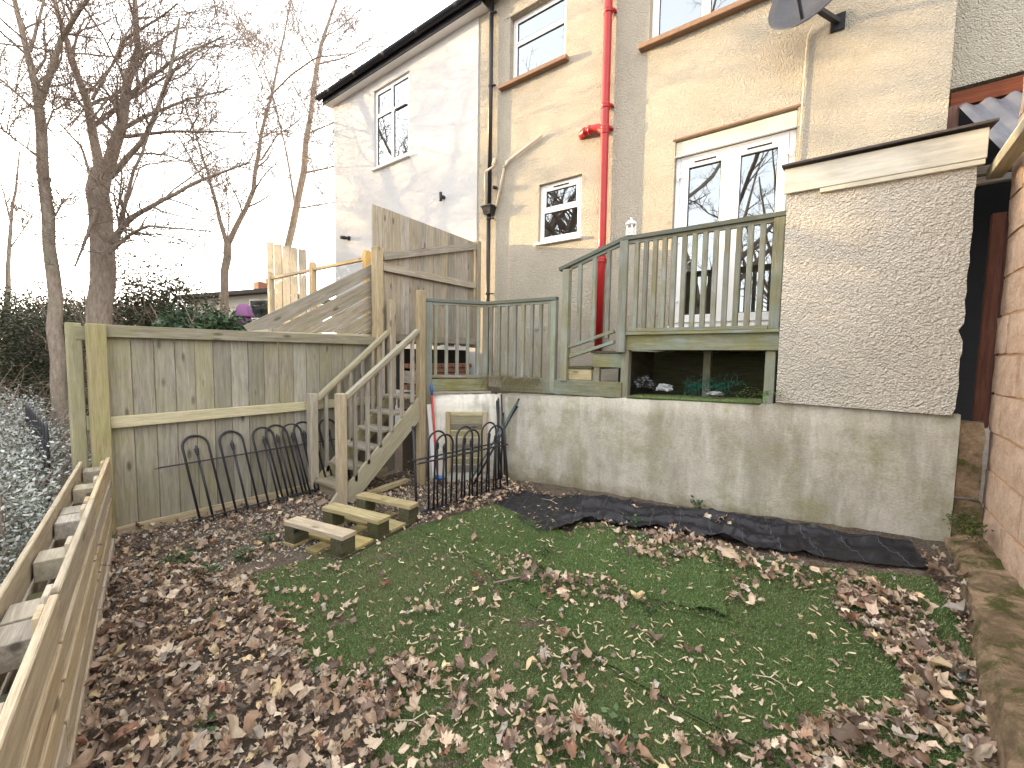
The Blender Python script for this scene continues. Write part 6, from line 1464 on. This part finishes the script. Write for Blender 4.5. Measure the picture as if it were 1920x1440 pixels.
# gravel by the fence
acc = Acc(); ov_ = np.array([[1, 0, 0], [-1, 0, 0], [0, 1, 0], [0, -1, 0], [0, 0, .7], [0, 0, -.7]]); of_ = np.array([[0, 2, 4], [2, 1, 4], [1, 3, 4], [3, 0, 4], [2, 0, 5], [1, 2, 5], [3, 1, 5], [0, 3, 5]])
for poly, dens, pal_ in (([(215, 1000), (560, 928), (790, 890), (945, 905), (780, 985), (540, 1045), (330, 1090), (210, 1060)], 900, [(.30, .26, .21), (.42, .38, .32), (.2, .17, .14), (.5, .47, .42)]), ([(215, 1070), (270, 1060), (290, 1100), (230, 1125)], 2600, [(.55, .54, .52), (.68, .67, .65), (.4, .39, .37)])):
    Q = scatter(rl, poly, dens, 6000); n = len(Q); RM = euler_mats(rl.random(n)*6, rl.random(n)*6, rl.random(n)*6); size = rl.uniform(.006, .014, n); st3 = rl.uniform(.6, 1.3, (n, 1, 3))
    W = np.einsum('nij,nvj->nvi', RM, ov_[None]*st3)*size[:, None, None]+np.stack([Q[:, 0], Q[:, 1], zg(Q[:, 0], Q[:, 1])+.008], 1)[:, None]
    acc.add(W.reshape(-1, 3), (of_[None]+(np.arange(n)*6)[:, None, None]).reshape(-1, 3), np.repeat(np.array(pal_)[rl.integers(0, len(pal_), n)]*rl.uniform(.7, 1.2, (n, 1)), 6, 0))
o = acc.build('gravel', M_stone, None, False); tag(o, 'loose pale gravel between the fence and the pallet step', 'gravel', kind='stuff')

# weeds
def weed(px, py, r_, n, ls, label, cols=GL, seed=0, hgt=0.05):
    p = gpt(px, py); rng = np.random.default_rng(seed+int(px)); T = thing('weed_clump', label, 'weed', p, 'small weeds in the litter')
    v, f_, c = leaf_cloud(rng, [((p.x, p.y, p.z+hgt*0.5+0.02), (r_, r_, hgt), 1)], n, ls, cols, flat=0.5, shell=0.1, asp=0.6); npmesh('leaves', v, f_, M_green, T, c)
    S = np.tile([p.x, p.y, p.z], (8, 1))+rng.normal(0, r_*0.4, (8, 3))*np.array([1, 1, 0]); P, Rr = grow(rng, S, rng.normal(0, .5, (8, 3))+np.array([0, 0, 1]), np.full(8, hgt*1.3), np.full(8, .0018), 4); v, f_ = tubes(P, Rr, 3); npmesh('stems', v, f_, simple('weed_stem', (.10, .16, .05), .7) if 'weed_stem' not in MATS else MATS['weed_stem'], T)
GW = [(0.06, 0.12, 0.04), (0.09, 0.16, 0.06), (0.045, 0.09, 0.03)]
for i, (px, py, r_, n, lab) in enumerate(((335, 1062, .12, 170, 'low green weed patch between the fence and the litter'), (385, 1085, .10, 130, 'low green weed patch at the turf corner'), (455, 1052, .07, 90, 'feathery green weed by the turf edge'), (500, 1018, .05, 60, 'small green weed beside the pallet step'), (400, 1175, .04, 30, 'single green seedling deep in the brown litter'),
        (392, 1385, .05, 34, 'green seedling among the foremost litter'), (1160, 1385, .07, 40, 'green sow-thistle seedling in the front drift'), (1020, 1042, .05, 40, 'pale green weed by the broken twig'), (1190, 987, .07, 60, 'green weed at the membrane edge'), (1305, 952, .06, 60, 'green weed growing out of the wall foot'), (1080, 940, .05, 40, 'tiny green weed on the black membrane'), (1215, 1150, .05, 34, 'green weed at the seam of the turf strips'), (1895, 1390, .06, 14, 'yellow-green leafy weed under the ledge'))):
    weed(px, py, r_, n, (.018, .04) if i < 4 else (.02, .045), lab, GW, 200+i)
# moss and ferns on the ledge
for (px, py, z_, r_, n, lab) in ((1812, 985, .43, .13, 700, 'green moss cushion at the far end of the ledge'), (1850, 1205, .30, .12, 500, 'green moss patch on the face of the ledge'), (1872, 1275, .22, .12, 380, 'yellow moss patch low on the ledge')):
    p = onX(px, py, 0.74); rng = np.random.default_rng(int(px)); T = thing('moss_patch', lab, 'moss', p, 'moss on the ledge'); v, f_, c = leaf_cloud(rng, [((p.x, p.y, p.z), (r_*.6, r_*1.3, r_*.5), 1)], n, (.012, .03), [(.07, .09, .02), (.10, .13, .03), (.05, .06, .018)], shell=.3); o = npmesh('moss', v, f_, M_green, T, c); o['kind'] = 'stuff'
# fern by the extension corner
p = onY(1432, 742, YE-0.05); T = thing('fern', 'small green fern hanging over the concrete wall at the deck corner', 'fern', p); rng = np.random.default_rng(5)
for k in range(13):
    a = rng.uniform(math.pi*0.95, math.pi*2.05); L_ = rng.uniform(.16, .32); d = V(math.cos(a)*1.0, math.sin(a)*0.8, rng.uniform(.2, 1.0)); pts_ = []; q_ = V(p.x, p.y, p.z+0.0); 
    for i in range(9): pts_.append(q_.copy()); q_ = q_+d.normalized()*L_/8; d.z -= 0.24
    v = []; f_ = []; c = []
    for i in range(1, 9):
        t = (pts_[i]-pts_[i-1]).normalized(); sd_ = t.cross(V(0, 0, 1)).normalized()
        wdt = 0.05*(1-i/9.5)
        for sg in (-1, 1):
            b0 = len(v); v += [pts_[i-1], pts_[i-1]+sd_*sg*wdt+t*0.022, pts_[i-1]+t*0.016]; f_.append((b0, b0+1, b0+2)); cc = np.array((.11, .19, .05))*rng.uniform(.7, 1.5); c += [cc]*3
    npmesh('frond', np.array([list(x) for x in v]), np.array(f_), M_green, T, np.array(c))
# dried grass tuft hanging over the beam
T = thing('dry_grass_tuft', 'tuft of dry straw-coloured grass hanging over the terrace edge', 'grass', onY(960, 715, YE)); rng = np.random.default_rng(8); S = []; D = []
for k in range(520):
    q_ = onY(rng.uniform(900, 1015), rng.uniform(700, 712), YE-0.02); S.append((q_.x, q_.y-0.02+rng.uniform(-.02, .08), 1.27+rng.uniform(0, .05))); D.append((rng.normal(0, .6), -0.7+rng.normal(0, .3), rng.uniform(.2, 1.2)))
P, Rr = grow(rng, np.array(S), np.array(D), rng.uniform(.10, .30, 520), np.full(520, .0016), 7, .12, -.42, .4); v, f_ = tubes(P, Rr, 3)
cc = np.array([(.38, .30, .18), (.30, .22, .13), (.20, .15, .09), (.14, .16, .06)])[rng.integers(0, 4, 520)]; npmesh('blades', v, f_, M_leaf, T, np.repeat(cc, 21, 0)); 
# under the deck: turf offcut, rubbish, netting
tz = 1.185; a_, c_ = onY(1175, 748, YE).x, onY(1425, 756, YE).x
T = thing('turf_offcut', 'strip of artificial turf laid under the raised deck', 'artificial turf', ((a_+c_)/2, YE+.2, tz)); prism('backing', [(a_, YE-0.012, tz-.03), (c_, YE-0.012, tz+.005), (c_, YE+.45, tz+.005), (a_, YE+.45, tz-.03)], (0, 0, .012), M_turfback, T)
n = 16000; Q = np.c_[rl.uniform(a_, c_, n), rl.uniform(YE-.02, YE+.4, n)]; zz_ = tz-.03+.035*(Q[:, 0]-a_)/(c_-a_)+.012; B = np.c_[Q, zz_]; tip = B+np.c_[rl.normal(0, .007, n), rl.normal(-.004, .007, n), rl.uniform(.01, .02, n)]; an_ = rl.random(n)*6.28; sd_ = np.c_[np.cos(an_), np.sin(an_), np.zeros(n)]*.0022
o = npmesh('pile', np.stack([B-sd_, B+sd_, tip], 1).reshape(-1, 3), np.arange(3*n).reshape(n, 3), M_turf, T, np.repeat(np.array(c_gr[1])*rl.uniform(.7, 1.6, (n, 1)), 3, 0)); o['kind'] = 'stuff'
def crumple(name, label, cat, px, py, Y, r_, mat, seed, sq=.6):
    p = onY(px, py, Y); T = thing(name, label, cat, p); bm = bmesh.new(); bmesh.ops.create_icosphere(bm, subdivisions=4, radius=1)
    for v in bm.verts:
        q_ = v.co.copy(); k = 1+.45*mnoise.noise(q_*2+V(seed, 0, 0))+.35*abs(mnoise.noise(q_*4.5+V(0, seed, 0)))+.12*mnoise.noise(q_*11); v.co = (q_.x*r_*1.5*k, q_.y*r_*k, max(q_.z, -.5)*r_*sq*k)
    me = bpy.data.meshes.new('crumpled_sheet'); bm.to_mesh(me); bm.free(); add('crumpled_sheet', me, mat, T, Matrix.Translation(p)); return T
crumple('plastic_bag', 'crumpled black plastic bag under the deck by the left post', 'bag', 1208, 720, YE+.18, .07, M_bagblack, 1, 1.1); crumple('plastic_bag', 'crumpled clear plastic sheet under the deck', 'bag', 1246, 728, YE+.14, .05, M_bag, 2, .8); crumple('plastic_bag', 'flattened pale plastic wrapper under the deck beside the netting', 'bag', 1340, 738, YE+.10, .045, M_bag, 3, .45)
def net(px, py, Y, r_, seed, lab):
    p = onY(px, py, Y); T = thing('netting_heap', lab, 'netting', p, 'netting under the deck'); rng = np.random.default_rng(seed); n = 46; S = np.array(p)+rng.normal(0, .5, (n, 3))*np.array([r_*1.4, r_, r_*.4]); S[:, 2] = np.maximum(S[:, 2], p.z-.02); P, Rr = grow(rng, S, rng.normal(0, 1, (n, 3))*np.array([1, 1, .6]), rng.uniform(.1, .28, n), np.full(n, .0022), 10, .7, -.05, 1.0); v, f_ = tubes(P, Rr, 3); npmesh('strands', v, f_, M_net, T)
net(1300, 722, YE+.18, .09, 1, 'green netting heap under the deck near the middle post'); net(1352, 722, YE+.16, .12, 2, 'larger green netting heap under the deck toward the fern')
# twigs on the turf
for (x0, y0, x1, y1, lab) in ((925, 1093, 1015, 1078, 'dark broken twig lying in the middle of the turf'), (1410, 1265, 1470, 1285, 'thin pale stalk lying on the strip of turf by the seam'), (745, 1350, 790, 1362, 'thin pale stalk lying on the mossy turf'), (1015, 935, 1045, 945, 'pale dry stem lying across the membrane')):
    a_ = gpt(x0, y0, .032); c_ = gpt(x1, y1, .032); T = thing('fallen_twig', lab, 'twig', a_); dk = 'dark' in lab; mt = M_twig if dk else M_beige; m_ = (a_+c_)/2+V(.01, .01, .012)
    tube('stick', [a_, m_, c_], [.006, .005, .003] if dk else [.002]*3, mt, T, 6)
    tube('side_shoot', [m_, m_+V(.03, .05, .02)], [.003, .001], mt, T, 5)
